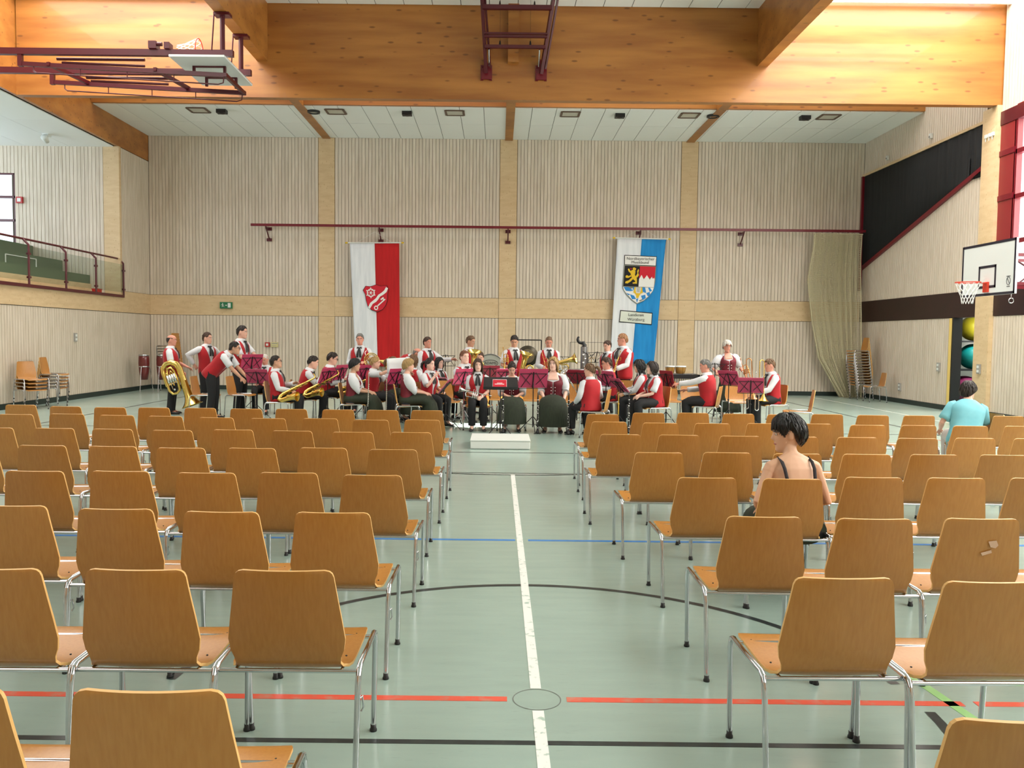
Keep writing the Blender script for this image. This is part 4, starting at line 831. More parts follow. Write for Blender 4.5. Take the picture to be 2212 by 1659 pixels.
for a in ((-4.83, 16.6, -6, .87, 'black stand in front of the bending man', 30), (-5.27, 17.75, 40, 1.13, 'black stand behind the bending man', 20), (-3.33, 16.2, 66, .92, 'black stand of the hunched saxophonist', 22), (-3.18, 16.75, 70, .96, 'black stand of the saxophonist in glasses', 22),
    (-2.74, 17.1, 60, .95, 'black stand behind the black-haired flute player', 20), (-1.93, 15.95, 48, .93, 'black stand beside the short blonde woman', 24), (-.95, 15.15, 84, .80, 'low black stand seen edge-on by the aisle', 40), (-1.2, 16.95, -24, .80, 'black stand of the girl with long black hair', 62, .45, 'light'),
    (-.66, 16.15, 42, .93, 'dark red-stemmed stand of the auburn-haired boy', 22, .47, 'pink', None, 'dark_red'), (-.16, 17.05, 4, .99, 'black stand behind the woman with long brown hair', 20, .40, 'dark'), (.17, 16.1, 6, .97, 'black stand just behind the conductor desk', 30, .40),
    (.64, 14.85, 8, .97, 'black stand with crossed wires in front of the blonde woman', 20, .52), (1.56, 16.2, -22, .95, 'black stand beyond the ponytailed musician', 24, .42, 'dark'), (2.09, 15.95, -52, .93, 'black stand of the seated man in glasses', 26), (2.25, 15.35, -74, .84, 'yellow-stemmed stand of the curly-haired woman', 40, .47, 'pink', None, 'crest_gold'),
    (3.29, 16.1, -70, .93, 'black stand the grey-haired man reaches for', 14, .47, 'dark'), (4.68, 16.75, -52, .93, 'black stand in front of the standing white-haired woman', 26), (4.76, 15.55, -16, .85, 'black stand of the trombone player', 28)):
    stand(*a)
for a in ((-1.2, 18.95, 10, 1.2, 'bare black stand beside the pointing man'), (1.42, 19.0, -4, 1.2, 'bare black stand beyond the gong'), (2.3, 19.4, 20, 1.3, 'bare black stand next to the half hidden boy'), (4.55, 17.35, -20, 1.12, 'bare black stand by the keyboard percussion')): stand(*a, kind='wire')
t = stand(.05, 14.05, 180, .93, 'wide black conductor desk behind the white podium', 62, .58, 'desk')
M = Matrix.Translation((.05, 14.05, .93)) @ rz_(PI) @ rx(math.radians(62))
mat('booklet', (186, 20, 44), 0.5)
tag(MB().box((-.10, .003, -.16), (.13, .010, .10), 0, M).box((-.105, .002, -.165), (.135, .006, .115), 1, M).box((-.03, .0105, -.02), (.06, .0115, -.008), 1, M).box((-.06, .0105, -.055), (.10, .0115, -.04), 1, M).build('concert_booklet', ['booklet', 'paper']), 'red booklet lying on the black conductor desk', 'booklet')
# podium
pd = thing('conductor_podium', 'low white wooden podium at the end of the aisle', 'podium', (.05, 12.98, 0))
o = MB().box((-.455, -.43, 0.004), (.455, .43, .12)).build('body', 'white', pd); m = o.modifiers.new('round', 'BEVEL'); m.width = .012; m.segments = 3
o = MB().box((-.46, -.435, .121), (.46, .435, .145)).build('top_board', 'white', pd); m = o.modifiers.new('round', 'BEVEL'); m.width = .008; m.segments = 3
# sheet held up by the blonde girl
b = MB(); rr = []
for i in range(9):
    k = i / 8; rr.append([(-2.13 + .44 * k, 15.86 + .05 * math.sin(k * 2.4) + .06 * j, 1.28 - .30 * j + .03 * k * (1 - j)) for j in (0, .33, .66, 1)])
b.rings(rr, 0, False, None, True, False); o = b.build('sheet_music', 'paper'); q = o.modifiers.new('t', 'SOLIDIFY'); q.thickness = .002; tag(o, 'large white sheet held up by the blonde girl', 'sheet')
# ------------------------------------------------------------------ brass and woodwind
def at(o, loc, ax=(0, 0, 1), fr=(0, -1, 0)):
    """orient: local +Z along ax, local -Y roughly along fr"""
    z = Vector(ax).normalized(); y = -Vector(fr); y = (y - z * y.dot(z)).normalized(); x = y.cross(z); m = Matrix((x, y, z)).transposed().to_4x4(); m.translation = loc
    o.rotation_mode = 'QUATERNION'; o.location = loc; o.rotation_quaternion = m.to_quaternion(); return o
def bell(b, M, r0, r1, L, n=20, mi=0):
    pr = []
    for i in range(11):
        k = i / 10; pr.append((r0 + (r1 - r0) * (.12 * k + .88 * k ** 4.2), L * k))
    b.lathe(pr, n, mi, M, False); b.lathe([(r * .97, z) for r, z in pr][::-1], n, mi, M, False); b.lathe([(r1 * .97, L), (r1 + .003, L - .002), (r1 + .003, L + .003), (r1 * .97, L + .002)], n, mi, M, False)
def oval(cx, cz, a, c, y, n=28, rad=.06):
    pts = []
    for i in range(n):
        t = 2 * PI * i / n; s_, c_ = math.sin(t), math.cos(t); pts.append((cx + math.copysign(abs(c_) ** .7, c_) * a, y, cz + math.copysign(abs(s_) ** .7, s_) * c))
    return pts
def tuba(label, loc, ax, fr, s=1.0, name='tuba'):
    """bell opens towards local +Z"""
    t = thing(name, label, name, (0, 0, 0)); at(t, loc, ax, fr); S_ = Matrix.Scale(s, 4)
    b = MB(); b.tube([(-.14, 0, .2), (-.14, 0, -.12), (-.12, 0, -.2), (-.05, 0, -.255), (.05, 0, -.255), (.12, 0, -.2), (.14, 0, -.12), (.14, 0, .12)], [.062, .056, .052, .048, .044, .042, .038, .034], 16, 0)
    M = Matrix.Translation((-.14, 0, .2)); bell(b, M, .062, .18, .36, 28); o = b.build('bell', 'brass', t); o.data.transform(S_)
    b = MB(); b.tube([(.14, 0, .1), (.14, 0, .2), (.10, 0, .27), (.03, 0, .28), (-.03, 0, .24), (-.055, -.03, .1), (-.05, -.03, -.1), (-.02, -.03, -.17), (.04, -.03, -.17), (.07, -.03, -.1), (.07, -.03, .12)], .022, 10, 0)
    b.tube([(.02, -.05, .14), (.02, -.05, -.08), (-.0, -.06, -.12), (-.02, -.06, -.08), (-.02, -.06, .1)], .011, 8, 0); b.tube([(.10, -.04, .12), (.10, -.04, -.06), (.085, -.05, -.10), (.06, -.05, -.07), (.055, -.05, .08)], .011, 8, 0)
    o = b.build('tubing', 'brass', t); o.data.transform(S_)
    for k in range(4):
        o = MB().lathe([(.0, -.07), (.02, -.07), (.02, .06), (.014, .062), (.006, .064), (.006, .085), (.014, .086), (.014, .092), (0, .092)], 12, 0, Matrix.Translation((-.045 + .04 * k, -.075, .02))).build('valve', 'silver', t); o.data.transform(S_)
    o = MB().tube([(.07, -.03, .12), (.05, -.08, .2), (.0, -.15, .22)], .007, 8).lathe([(.007, 0), (.017, .03), (.017, .034)], 10, 0, Matrix.Translation((0, -.15, .22)) @ rx(1.4)).build('mouthpipe', 'silver', t); o.data.transform(S_)
    return t
tuba('brass tuba carried bell down by the bald-topped man', (-6.82, 17.40, .80), (.36, -.02, -1), (.1, -1, 0), 1.22)
tuba('brass euphonium standing upright in front of the gong', (.60, 17.5, .92), (.25, -.25, 1), (0, -1, 0), .82, 'euphonium')
tuba('brass euphonium whose bell hides a seated musician', (-.42, 17.4, .98), (.1, -.3, 1), (0, -1, 0), .80, 'euphonium')
tuba('brass euphonium lying sideways behind the blonde woman', (1.33, 17.9, 1.08), (.9, -.2, .25), (0, -1, 0), .7, 'euphonium')
def sax(label, loc, ax, fr, s=1.0):
    """tube runs along local Z (up = neck), bell curls to local -Y"""
    t = thing('saxophone', label, 'saxophone', (0, 0, 0)); at(t, loc, ax, fr); S_ = Matrix.Scale(s, 4)
    b = MB(); b.tube([(0, 0, .36), (0, 0, .2), (0, 0, 0), (0, 0, -.2), (0, -.02, -.27), (0, -.07, -.31), (0, -.12, -.27), (0, -.135, -.19), (0, -.15, -.1), (0, -.175, -.03), (0, -.2, .005)], [.014, .018, .025, .032, .036, .038, .041, .046, .055, .072, .09], 14, 0, cap=False)
    o = b.build('body_tube', 'gold', t); o.data.transform(S_)
    o = MB().tube([(0, 0, .35), (0, 0, .40), (0, .03, .43), (0, .1, .425)], [.015, .013, .011, .009], 10).build('neck', 'gold', t); o.data.transform(S_)
    o = MB().tube([(0, .1, .425), (0, .17, .405)], [.011, .007], 8).build('mouthpiece', 'black', t); o.data.transform(S_)
    b = MB()
    for k in range(9): b.lathe([(0, 0), (.018 + .0006 * k, 0), (.018 + .0006 * k, .006), (0, .008)], 10, 0, Matrix.Translation((0 + .02 * (-1) ** k, -.02, .22 - .05 * k)) @ rx(PI / 2))
    for s_ in (-1, 1): b.tube([(s_ * .03, -.012, .26), (s_ * .036, -.02, -.16)], .0035, 6).lathe([(0, 0), (.026, 0), (.026, .006), (0, .008)], 10, 0, Matrix.Translation((s_ * .05, -.13, -.14)) @ Matrix.Rotation(s_ * PI / 2, 4, 'Y'))
    o = b.build('key_work', 'gold', t); o.data.transform(S_); return t
sax('golden saxophone of the boy in profile', (-3.82, 15.5, .71), (.80, .1, .42), (.35, -.6, -.7), 1.05)
sax('golden saxophone of the hunched man', (-3.5, 16.15, .75), (.80, .1, .42), (.35, -.6, -.7), 1.05)
sax('golden saxophone of the man in glasses', (-2.95, 16.85, .72), (.8, .0, .3), (.35, -.6, -.7), 1.0)
def horn(label, loc, ax, fr):
    t = thing('french_horn', label, 'french horn', (0, 0, 0)); at(t, loc, ax, fr)
    b = MB(); b.tube(arc((0, 0, 0), .155, 0, 2 * PI, 32)[:-1], .012, 8, 0, closed=True); b.tube([Vector(p) + Vector((0, .02, 0)) for p in arc((0, 0, 0), .12, 0, 2 * PI, 28)[:-1]], .011, 8, 0, closed=True)
    b.tube([(-.11, 0, -.05), (-.03, -.01, .06), (.06, -.01, .06), (.1, 0, -.02)], .008, 8).tube([(-.1, 0, .06), (.02, -.015, -.06), (.1, 0, .05)], .008, 8).build('coil', 'brass', t)
    b = MB(); bell(b, Matrix.Translation((.10, .02, .02)) @ Matrix.Rotation(PI * .55, 4, 'Y'), .02, .14, .26); b.build('bell', 'brass', t)
    for k in range(3): MB().lathe([(0, -.02), (.018, -.02), (.018, .02), (0, .02)], 10, 0, Matrix.Translation((-.035 + .04 * k, -.02, 0)) @ rx(PI / 2)).build('valve', 'silver', t)
    MB().tube([(-.13, 0, .08), (-.16, .01, .15), (-.14, .06, .2)], [.006, .006, .008], 8).build('mouthpipe', 'silver', t); return t
horn('brass french horn held by the grey-haired standing man', (-2.78, 18.2, 1.18), (.1, 0, 1), (0, -1, 0))
def trumpet(label, loc, ax, fr, s=1.0, m='brass', flare=.062, kind='trumpet'):
    """bell opens towards local +Z"""
    t = thing(kind, label, kind, (0, 0, 0)); at(t, loc, ax, fr); S_ = Matrix.Scale(s, 4)
    b = MB(); b.tube([(0, 0, .06), (0, 0, -.1), (0, -.01, -.125), (0, -.045, -.14), (0, -.08, -.125), (0, -.09, -.1), (0, -.09, .1)], [.010, .009, .009, .008, .008, .008, .008], 10, 0); bell(b, Matrix.Translation((0, 0, .06)), .010, flare, .2); o = b.build('bell', m, t); o.data.transform(S_)
    o = MB().tube([(0, -.09, .1), (0, -.095, .13), (.0, -.045, .145), (0, 0.0, .12), (.012, 0.0, .09), (.012, 0, -.2)], .0065, 8, 0).tube([(0.012, 0, -.2), (.012, 0, -.26)], [.005, .008], 8, 0).lathe([(.008, 0), (.014, .02), (.014, .026)], 10, 0, Matrix.Translation((.012, 0, -.26)) @ rx(PI)).build('tubing', m, t); o.data.transform(S_)
    for k in range(3): o = MB().lathe([(0, -.07), (.0115, -.07), (.0115, .055), (.004, .057), (.004, .085), (.010, .086), (.010, .09), (0, .09)], 10, 0, Matrix.Translation((.006, -.045, -.045 + .032 * k)) @ rx(-PI / 2)).build('valve', 'silver' if m == 'silver' else m, t); o.data.transform(S_)
    return t
mat('copper', (214, 150, 96), 0.22, 1.0)
trumpet('brass flugelhorn held upright by the dark-haired boy', (.13, 17.68, 1.22), (.06, -.05, -1), (1, -.4, 0), 1.0, 'gold', .07, 'flugelhorn')
trumpet('copper-coloured trumpet held by the short-haired boy beside the gong', (1.04, 18.2, 1.12), (.25, -.2, -1), (.8, -.5, 0), 1.0, 'copper')
trumpet('brass cornet held against the big man', (2.52, 17.55, 1.18), (-.35, -.1, -1), (-.3, -1, 0), 1.0, 'gold', .06, 'cornet')
trumpet('copper flugelhorn hanging from the white-haired woman hand', (5.27, 17.68, 1.02), (.28, -.1, -1), (.7, -.6, 0), 1.1, 'copper', .075, 'flugelhorn')
trumpet('silver trumpet lying across the lap of the woman with long brown hair', (-.42, 15.08, .70), (-1, -.1, .22), (0, -.3, -1), 1.1, 'silver')
trumpet('silver trumpet resting upright near the ponytailed musician', (1.42, 16.25, .86), (-.5, -.4, .8), (0, -1, 0), 1.0, 'silver', .075)
def trombone(label, loc, ax, fr, m='gold'):
    t = thing('trombone', label, 'trombone', (0, 0, 0)); at(t, loc, ax, fr)
    b = MB(); b.tube([(.05, 0, .35), (.05, 0, -.1)], .009, 8); bell(b, Matrix.Translation((.05, 0, -.1)) @ rx(PI), .010, .105, .3); b.tube(arc((0, 0, .35), .05, 0, PI, 10), .009, 8).tube([(-.05, 0, .35), (-.05, 0, .0)], .008, 8).build('bell', m, t)
    MB().tube([(-.05, 0, .06), (-.05, 0, -.55)], .008, 8).tube(arc((-.09, 0, -.55), .04, 0, -PI, 10), .009, 8).tube([(-.13, 0, -.55), (-.13, 0, .12)], .008, 8).tube([(-.05, 0, 0), (-.13, 0, 0)], .006, 6).build('slide', 'silver', t)
    MB().lathe([(.006, 0), (.014, .03), (.014, .036)], 10, 0, Matrix.Translation((-.13, 0, .12))).build('mouthpiece', 'silver', t); return t
trombone('brass trombone played by the seated young man', (5.12, 16.05, .93), (.04, .12, 1), (.3, -1, 0)); trombone('brass trombone hanging on its stand beside the seated young man', (4.95, 16.25, .95), (-.06, .05, 1), (-.4, -1, 0), 'copper')
def clarinet(label, x, y):
    t = thing('clarinet', label, 'clarinet', (x, y, 0), random.uniform(0, 6))
    MB().lathe([(.04, 0.012), (.032, .03), (.018, .07), (.015, .10), (.015, .60), (.0135, .61), (.013, .66), (.008, .70), (.006, .74)], 12).build('body_tube', 'black', t)
    b = MB()
    for z in (.1, .22, .36, .49, .6): b.lathe([(.0165, z), (.0175, z + .004), (.0165, z + .012)], 12)
    for k in range(12): b.ball((.013 * math.cos(k * 1.1), .013 * math.sin(k * 1.1), .14 + .036 * k), (.009, .009, .011), 6, 4)
    for k in range(4): b.tube([(.019 * math.cos(k * 1.6), .019 * math.sin(k * 1.6), .14 + .05 * k), (.019 * math.cos(k * 1.6), .019 * math.sin(k * 1.6), .34 + .05 * k)], .0022, 5)
    b.build('key_work', 'silver', t)
    b = MB()
    for k in range(4): b.tube([(0, 0, .012), (.08 * math.cos(k * PI / 2), .08 * math.sin(k * PI / 2), .006)], .006, 6)
    b.lathe([(.02, 0), (.02, .012), (.01, .014), (.008, .1)], 10).build('peg_stand', 'stand_black', t); return t
clarinet('black clarinet upright on a peg behind the conductor desk', .1, 14.75); clarinet('black clarinet upright before the blonde woman skirt', .72, 14.7); clarinet('black clarinet upright between the blonde woman and the ponytailed musician', 1.26, 14.6); clarinet('black clarinet upright before the curly-haired woman', 2.38, 14.95)
def flute(label, loc, ax):
    t = thing('flute', label, 'flute', (0, 0, 0)); at(t, loc, ax, (0, -1, 0)); MB().tube([(0, 0, -.3), (0, 0, .3)], .0095, 10).tube([(0, 0, .27), (0, 0, .295)], .013, 10).build('tube', 'silver', t); b = MB()
    for k in range(10): b.ball((.008, -.004, -.24 + .038 * k), (.007, .007, .009), 6, 4)
    b.build('key_work', 'silver', t); MB().tube([(0, 0, -loc[2] + .01), (0, 0, -.29)], .004, 6).lathe([(.07, 0), (.07, .008), (.01, .014)], 12, 0, Matrix.Translation((0, 0, -loc[2] + .004))).build('peg_stand', 'stand_black', t); return t
flute('silver flute upright in the black-haired woman hands', (-2.36, 15.1, .72), (.03, 0, 1)); flute('silver flute upright between the two seated women in white blouses', (-2.05, 15.25, .62), (.02, 0, 1))
# tall grey contrabass instrument with hooked neck
t = thing('contrabass_clarinet', 'tall grey wind instrument with a hooked black neck behind the ponytailed musician', 'instrument', (1.96, 18.9, 0))
MB().tube([(0, 0, .14), (0, 0, 1.52)], [.085, .075], 14).tube([(.07, -.05, .3), (.07, -.05, 1.4)], .03, 8).build('body_tube', 'steel', t); MB().tube([(0, 0, 1.5), (.01, 0, 1.56), (-.02, 0, 1.6)] + arc((-.06, 0, 1.69), .085, -PI * .3, PI * .1 - PI * 1.35, 10), [.055, .05, .04] + [.034] * 8 + [.028, .024, .02], 10).build('neck', 'stand_black', t)
b = MB()
for k in range(12): b.lathe([(0, 0), (.026, 0), (.026, .01), (0, .012)], 8, 0, Matrix.Translation((.02 * (-1) ** k, -.08, .35 + .09 * k)) @ rx(PI / 2))
b.build('key_work', 'silver', t); MB().lathe([(.14, 0), (.14, .02), (.03, .05), (.02, .15)], 14).build('floor_stand', 'stand_black', t)
# ------------------------------------------------------------------ percussion
t = thing('gong', 'dark bronze gong hanging in a black tubular frame', 'gong', (.70, 19.6, 0)); mat('gong_dark', (72, 66, 54), 0.4, 0.7, col2=(58, 52, 44), scale=9); mat('gong_mid', (128, 118, 96), 0.4, 0.6, col2=(112, 102, 82), scale=9)
b = MB(); 
for x in (-.30, .32): b.tube([(x, 0, .02), (x, 0, 1.66)], .012, 8).tube([(x, -.25, .014), (x, .25, .014)], .012, 8)
b.tube([(-.30, 0, 1.66), (.32, 0, 1.66)], .014, 8).tube([(-.30, 0, .3), (.32, 0, .3)], .01, 8).build('frame', 'stand_black', t)
g = MB(); Mg = Matrix.Translation((0, -.03, 1.28)) @ rx(PI / 2); g.lathe([(0, .012), (.16, .012), (.165, .0), (.245, -.004), (.25, -.02), (.245, -.05)], 32, 0, Mg, False); g.lathe([(0, .014), (.165, .014)], 32, 1, Mg, False); g.build('disc', ['gong_dark', 'gong_mid'], t)
MB().tube([(-.1, 0, 1.66), (-.1, -.02, 1.5)], .003, 5).tube([(.1, 0, 1.66), (.1, -.02, 1.5)], .003, 5).build('cord', 'stand_black', t); MB().box((-.035, -.046, 1.37), (.03, -.045, 1.385)).build('mark', 'white', t)
def ftext(parent, txt, loc, size, m, rot=(PI / 2, 0, 0), name='lettering', al='CENTER', sx=1.0):
    c_ = bpy.data.curves.new('lettering', 'FONT'); c_.body = txt; c_.size = size; c_.align_x = al; c_.align_y = 'CENTER'; c_.extrude = .0008; c_.materials.append(MATS[m])
    o = bpy.data.objects.new(name, c_); C.objects.link(o); me = bpy.data.meshes.new_from_object(o.evaluated_get(bpy.context.evaluated_depsgraph_get())); bpy.data.objects.remove(o); bpy.data.curves.remove(c_)
    o = link(name, me, parent, loc); o.rotation_euler = rot; o.scale = (sx, 1, 1); return o
t = thing('bass_drum', 'bass drum with pale head and oval logo on a stand', 'drum', (-.17, 19.2, 0)); mat('drum_head', (178, 184, 172), 0.5); mat('drum_shell', (40, 36, 36), 0.35)
Md = Matrix.Translation((0, -.2, 1.0)) @ rx(PI / 2); MB().lathe([(.33, -.42), (.33, 0)], 32, 0, Md).build('shell', 'drum_shell', t); MB().lathe([(.33, 0), (.338, .0), (.338, .03), (.322, .032), (.322, .0)], 32, 0, Md, False).build('hoop', 'steel', t); MB().lathe([(0, .012), (.325, .012)], 32, 0, Md, False).build('head', 'drum_head', t)
MB().tube([(.17 * math.cos(2 * PI * k / 28) + .0, -.214, 1.12 + .075 * math.sin(2 * PI * k / 28)) for k in range(28)], .006, 5, 0, closed=True).build('logo_ring', 'stand_black', t); ftext(t, 'ADAMS', (0, -.216, 1.12), .085, 'stand_black')
for x in (-.22, .22): MB().tube([(x, -.25, .01), (x * .6, .0, .75)], .012, 8).tube([(x, .25, .01), (x * .6, .0, .75)], .012, 8).build('leg', 'stand_black', t)
mat('conga_red', (96, 22, 22), 0.3, coat=.5)
for x, y, who in ((-10.3, 24.1, 'red-brown conga drum in the back corner, the one close to the gallery wall'), (-9.82, 24.2, 'red-brown conga drum in the back corner, the one close to the chair pile')):
    t = thing('conga_drum', who, 'drum', (x, y, 0)); MB().lathe([(.10, .38), (.135, .6), (.155, .85), (.15, 1.0), (.14, 1.1)], 24).build('shell', 'conga_red', t); MB().lathe([(.143, 1.07), (.15, 1.07), (.15, 1.11), (.135, 1.115)], 24).lathe([(.152, .745), (.157, .75), (.157, .77), (.152, .775)], 24, cap=False).build('hoop', 'chrome', t); MB().lathe([(0, 1.116), (.14, 1.112)], 24, cap=False).build('head', 'drum_head', t)
    for k in range(3): a = 2 * PI * k / 3 + .4; MB().tube([(.15 * math.cos(a), .15 * math.sin(a), .76), (.24 * math.cos(a), .24 * math.sin(a), .01)], .01, 8).build('leg', 'chrome', t)
t = thing('vibraphone', 'black-edged keyboard percussion with hanging resonator tubes', 'vibraphone', (3.95, 18.6, 0)); mat('tube_grey', (176, 182, 180), 0.4, 0.5)
MB().box((-.52, -.22, .84), (.52, -.17, .93)).box((-.52, .17, .84), (.45, .22, .93)).box((-.55, -.22, .84), (-.5, .22, .93)).box((.5, -.22, .84), (.55, .22, .93)).build('frame', 'stand_black', t)
for k in range(22): MB().box((-.485 + .044 * k, -.18 + .003 * k, .932), (-.447 + .044 * k, .18 - .003 * k, .948)).build('bar', 'steel', t)
for k in range(18): MB().tube([(-.44 + .05 * k, -.1, .85), (-.44 + .05 * k, -.1, .42 + .016 * k)], .018, 8).build('resonator', 'tube_grey', t)
for x in (-.5, .5):
    for y in (-.18, .18): MB().tube([(x, y, .01), (x, y, .85)], .015, 8).build('leg', 'stand_black', t)
t = thing('bongo_drums', 'pair of small golden bongos standing on the keyboard percussion', 'bongos', (3.98, 18.5, .95)); mat('bongo_wood', (190, 140, 70), 0.35)
for x, r_ in ((-.13, .1), (.1, .115)):
    MB().lathe([(r_ * .82, 0), (r_, .16), (r_, .17)], 20, 0, Matrix.Translation((x, 0, 0))).build('shell', 'bongo_wood', t); MB().lathe([(r_ + .002, .14), (r_ + .01, .14), (r_ + .01, .172), (0, .174)], 20, 0, Matrix.Translation((x, 0, 0)), False).build('head', 'white', t)
    for k in range(6): MB().tube([(x + (r_ + .008) * math.cos(k), (r_ + .008) * math.sin(k), .15), (x + (r_ * .9) * math.cos(k), (r_ * .9) * math.sin(k), .03)], .004, 5).build('lug', 'gold', t)
t = thing('percussion_rack', 'thin black percussion rack with small cymbals behind the band', 'rack', (2.05, 19.55, 0))
MB().tube([(-.35, 0, .02), (-.35, 0, 1.62), (.55, 0, 1.62), (.55, 0, .02)], .008, 6).tube([(-.35, -.2, .012), (-.35, .2, .012)], .01, 6).tube([(.55, -.2, .012), (.55, .2, .012)], .01, 6).tube([(-.35, 0, 1.15), (.55, 0, 1.15)], .006, 6).build('frame', 'stand_black', t)
for x, z in ((.15, 1.25), (.42, 1.3)): MB().lathe([(0, .02), (.03, .015), (.16, 0)], 20, 0, Matrix.Translation((x, -.05, z)), False).tube([(x, -.05, 1.13), (x, -.02, z + .03)], .006, 6).build('cymbal', 'gold', t)
t = thing('drum_kit_stand', 'black hardware stand with a yellow-green drum behind the blonde woman', 'drum', (1.78, 18.4, 0)); mat('drum_green', (150, 150, 90), 0.4)
MB().lathe([(.19, .72), (.19, 1.02)], 24).build('shell', 'drum_green', t); MB().lathe([(.195, .99), (.2, .99), (.2, 1.025), (.19, 1.03)], 24).build('hoop', 'steel', t); MB().tube([(.22, 0, .02), (.22, 0, 1.35), (.1, -.05, 1.42)], .01, 8).tube([(.22, 0, 1.3), (.34, -.02, 1.36)], .008, 6).build('boom_arm', 'stand_black', t)
for k in range(3): a = 2 * PI * k / 3; MB().tube([(0, 0, .7), (.28 * math.cos(a), .28 * math.sin(a), .01)], .01, 8).build('leg', 'stand_black', t)
# ------------------------------------------------------------------ wall fittings
rl = thing('wall_rail', 'long dark red steel rail on brackets across the back wall', 'rail', (0, 25.55, 5.08))
MB().bar((-7.6, 0, 0), (11.2, 0, 0), .05, .075).build('rail', 'red_paint', rl)
for x in (-7.15, -3.68, .27, 4.33, 7.5):
    MB().tube([(x, .42, -.06), (x, 0, -.05)], .018, 6).tube([(x, .43, -.40), (x, .02, -.06)], .02, 6).box((x - .08, .40, -.12), (x + .08, .438, -.02)).box((x - .08, .40, -.45), (x + .08, .438, -.36)).build('bracket', 'dark_red', rl)
# banners
mat('cloth_white', (226, 230, 234), 0.85, col2=(214, 219, 224), scale=2, stretch=(6, 1, .6)); mat('cloth_red', (190, 20, 24), 0.85, col2=(174, 14, 19), scale=2, stretch=(6, 1, .6)); mat('cloth_blue', (30, 140, 208), 0.85, col2=(22, 126, 194), scale=2, stretch=(6, 1, .6))
mat('print_black', (18, 16, 18), 0.8); mat('print_red', (196, 24, 44), 0.8); mat('print_white', (230, 230, 226), 0.8); mat('print_gold', (222, 184, 40), 0.8); mat('print_blue', (40, 130, 200), 0.8); mat('print_grey', (120, 124, 112), 0.8); mat('print_cream', (214, 220, 208), 0.8)
def banner(label, tl, tr, bl, br, right, Y):
    t = thing('banner', label, 'banner', (0, Y, 0), 0, 'banners on the back wall')
    def f(u, v, e=0.0):
        x = (tl[0] * (1 - u) + tr[0] * u) * (1 - v) + (bl[0] * (1 - u) + br[0] * u) * v; z = (tl[1] * (1 - u) + tr[1] * u) * (1 - v) + (bl[1] * (1 - u) + br[1] * u) * v
        return Vector((x, -e + .02 * math.sin(u * 9 + .6) * v + .012 * math.sin(u * 17) * v, z))
    for nm, u0, u1, m in (('white_half', 0, .5, 'cloth_white'), ('coloured_half', .5, 1, right)):
        o = MB().rings([[f(u0 + (u1 - u0) * i / 12, j / 24) for i in range(13)] for j in range(25)], 0, False, None, True, False).build(nm, m, t); q = o.modifiers.new('t', 'SOLIDIFY'); q.thickness = .003; q.offset = 0
    a = Vector((tl[0] - .1, -.005, tl[1] + .02)); c_ = Vector((tr[0] + .1, -.005, tr[1] + .02)); MB().tube([a, c_], .018, 8).build('pole', 'white', t)
    for p in (a, c_): MB().ball(tuple(p), (.05, .028, .028), 10, 6).build('finial', 'print_gold', t)
    MB().tube([a + Vector((.3, 0, 0)), (a + c_) / 2 + Vector((0, .02, .34)), c_ - Vector((.3, 0, 0))], .004, 5).build('hanging_cord', 'white', t)
    return t, f
def flat(t, f, polys, m, e, name):
    b = MB()
    for P_ in polys:
        n = len(P_); top = [f(u, v, e) for u, v in P_]; bot = [f(u, v, e - .0015) for u, v in P_]
        b.add([tuple(q) for q in top + bot], [tuple(range(n))[::-1]] + [(i, (i + 1) % n, (i + 1) % n + n, i + n) for i in range(n)], 0, False)
    return b.build(name, m, t)
def circ(c, r, n=20, sx=1.0): return [(c[0] + r * sx * math.cos(2 * PI * k / n), c[1] + r * math.sin(2 * PI * k / n)) for k in range(n)]
t, f = banner('white and red banner with a red shield bearing a wheel and key', (-4.60, 4.56), (-3.08, 4.58), (-4.42, .78), (-3.04, .78), 'cloth_red', 25.72)
def Q1(x, y): return ((x - 185) / 548 - (y - 700) * .00003, (y - 250) / 1357)
sh_ = [(312, 765), (345, 716), (400, 722), (470, 700), (520, 718), (590, 710), (612, 755), (600, 800), (598, 870), (580, 930), (540, 980), (475, 1005), (410, 985), (365, 940), (345, 870), (338, 810)]
def q_off(P_, d):
    cx = sum(p[0] for p in P_) / len(P_); cy = sum(p[1] for p in P_) / len(P_); return [(cx + (x - cx) * (1 - d), cy + (y - cy) * (1 - d)) for x, y in P_]
flat(t, f, [[Q1(*p) for p in sh_]], 'print_black', .032, 'shield_border'); flat(t, f, [[Q1(*p) for p in q_off(sh_, .035)]], 'print_red', .036, 'shield_field')
wv = [(372, 950), (395, 905), (440, 870), (465, 850), (490, 815), (530, 790), (560, 765), (580, 728), (603, 742), (585, 785), (550, 812), (510, 835), (490, 865), (465, 892), (425, 915), (392, 968)]
flat(t, f, [[Q1(*p) for p in wv[i:i + 2] + wv[15 - i - 1:15 - i + 1]] for i in range(7)], 'print_white', .040, 'wavy_band')
def qc(x, y, r, n=20): return [Q1(x + r * math.cos(2 * PI * k / n), y + r * math.sin(2 * PI * k / n)) for k in range(n)]
flat(t, f, [qc(405, 793, 46)], 'print_white', .040, 'wheel_rim'); flat(t, f, [qc(405, 793, 34)], 'print_red', .043, 'wheel_field')
flat(t, f, [qc(405, 793, 11)] + [[Q1(405 + 34 * math.cos(a + d), 793 + 34 * math.sin(a + d)) for d in (-.1, .1)] + [Q1(405, 793)] for a in [k * PI / 3 for k in range(6)]] + [[Q1(405 + r_ * math.cos(a + d), 793 + r_ * math.sin(a + d)) for r_, d in ((44, -.09), (58, -.12), (58, .12), (44, .09))] for a in [k * PI / 3 + .5 for k in range(6)]], 'print_white', .046, 'wheel_spokes')
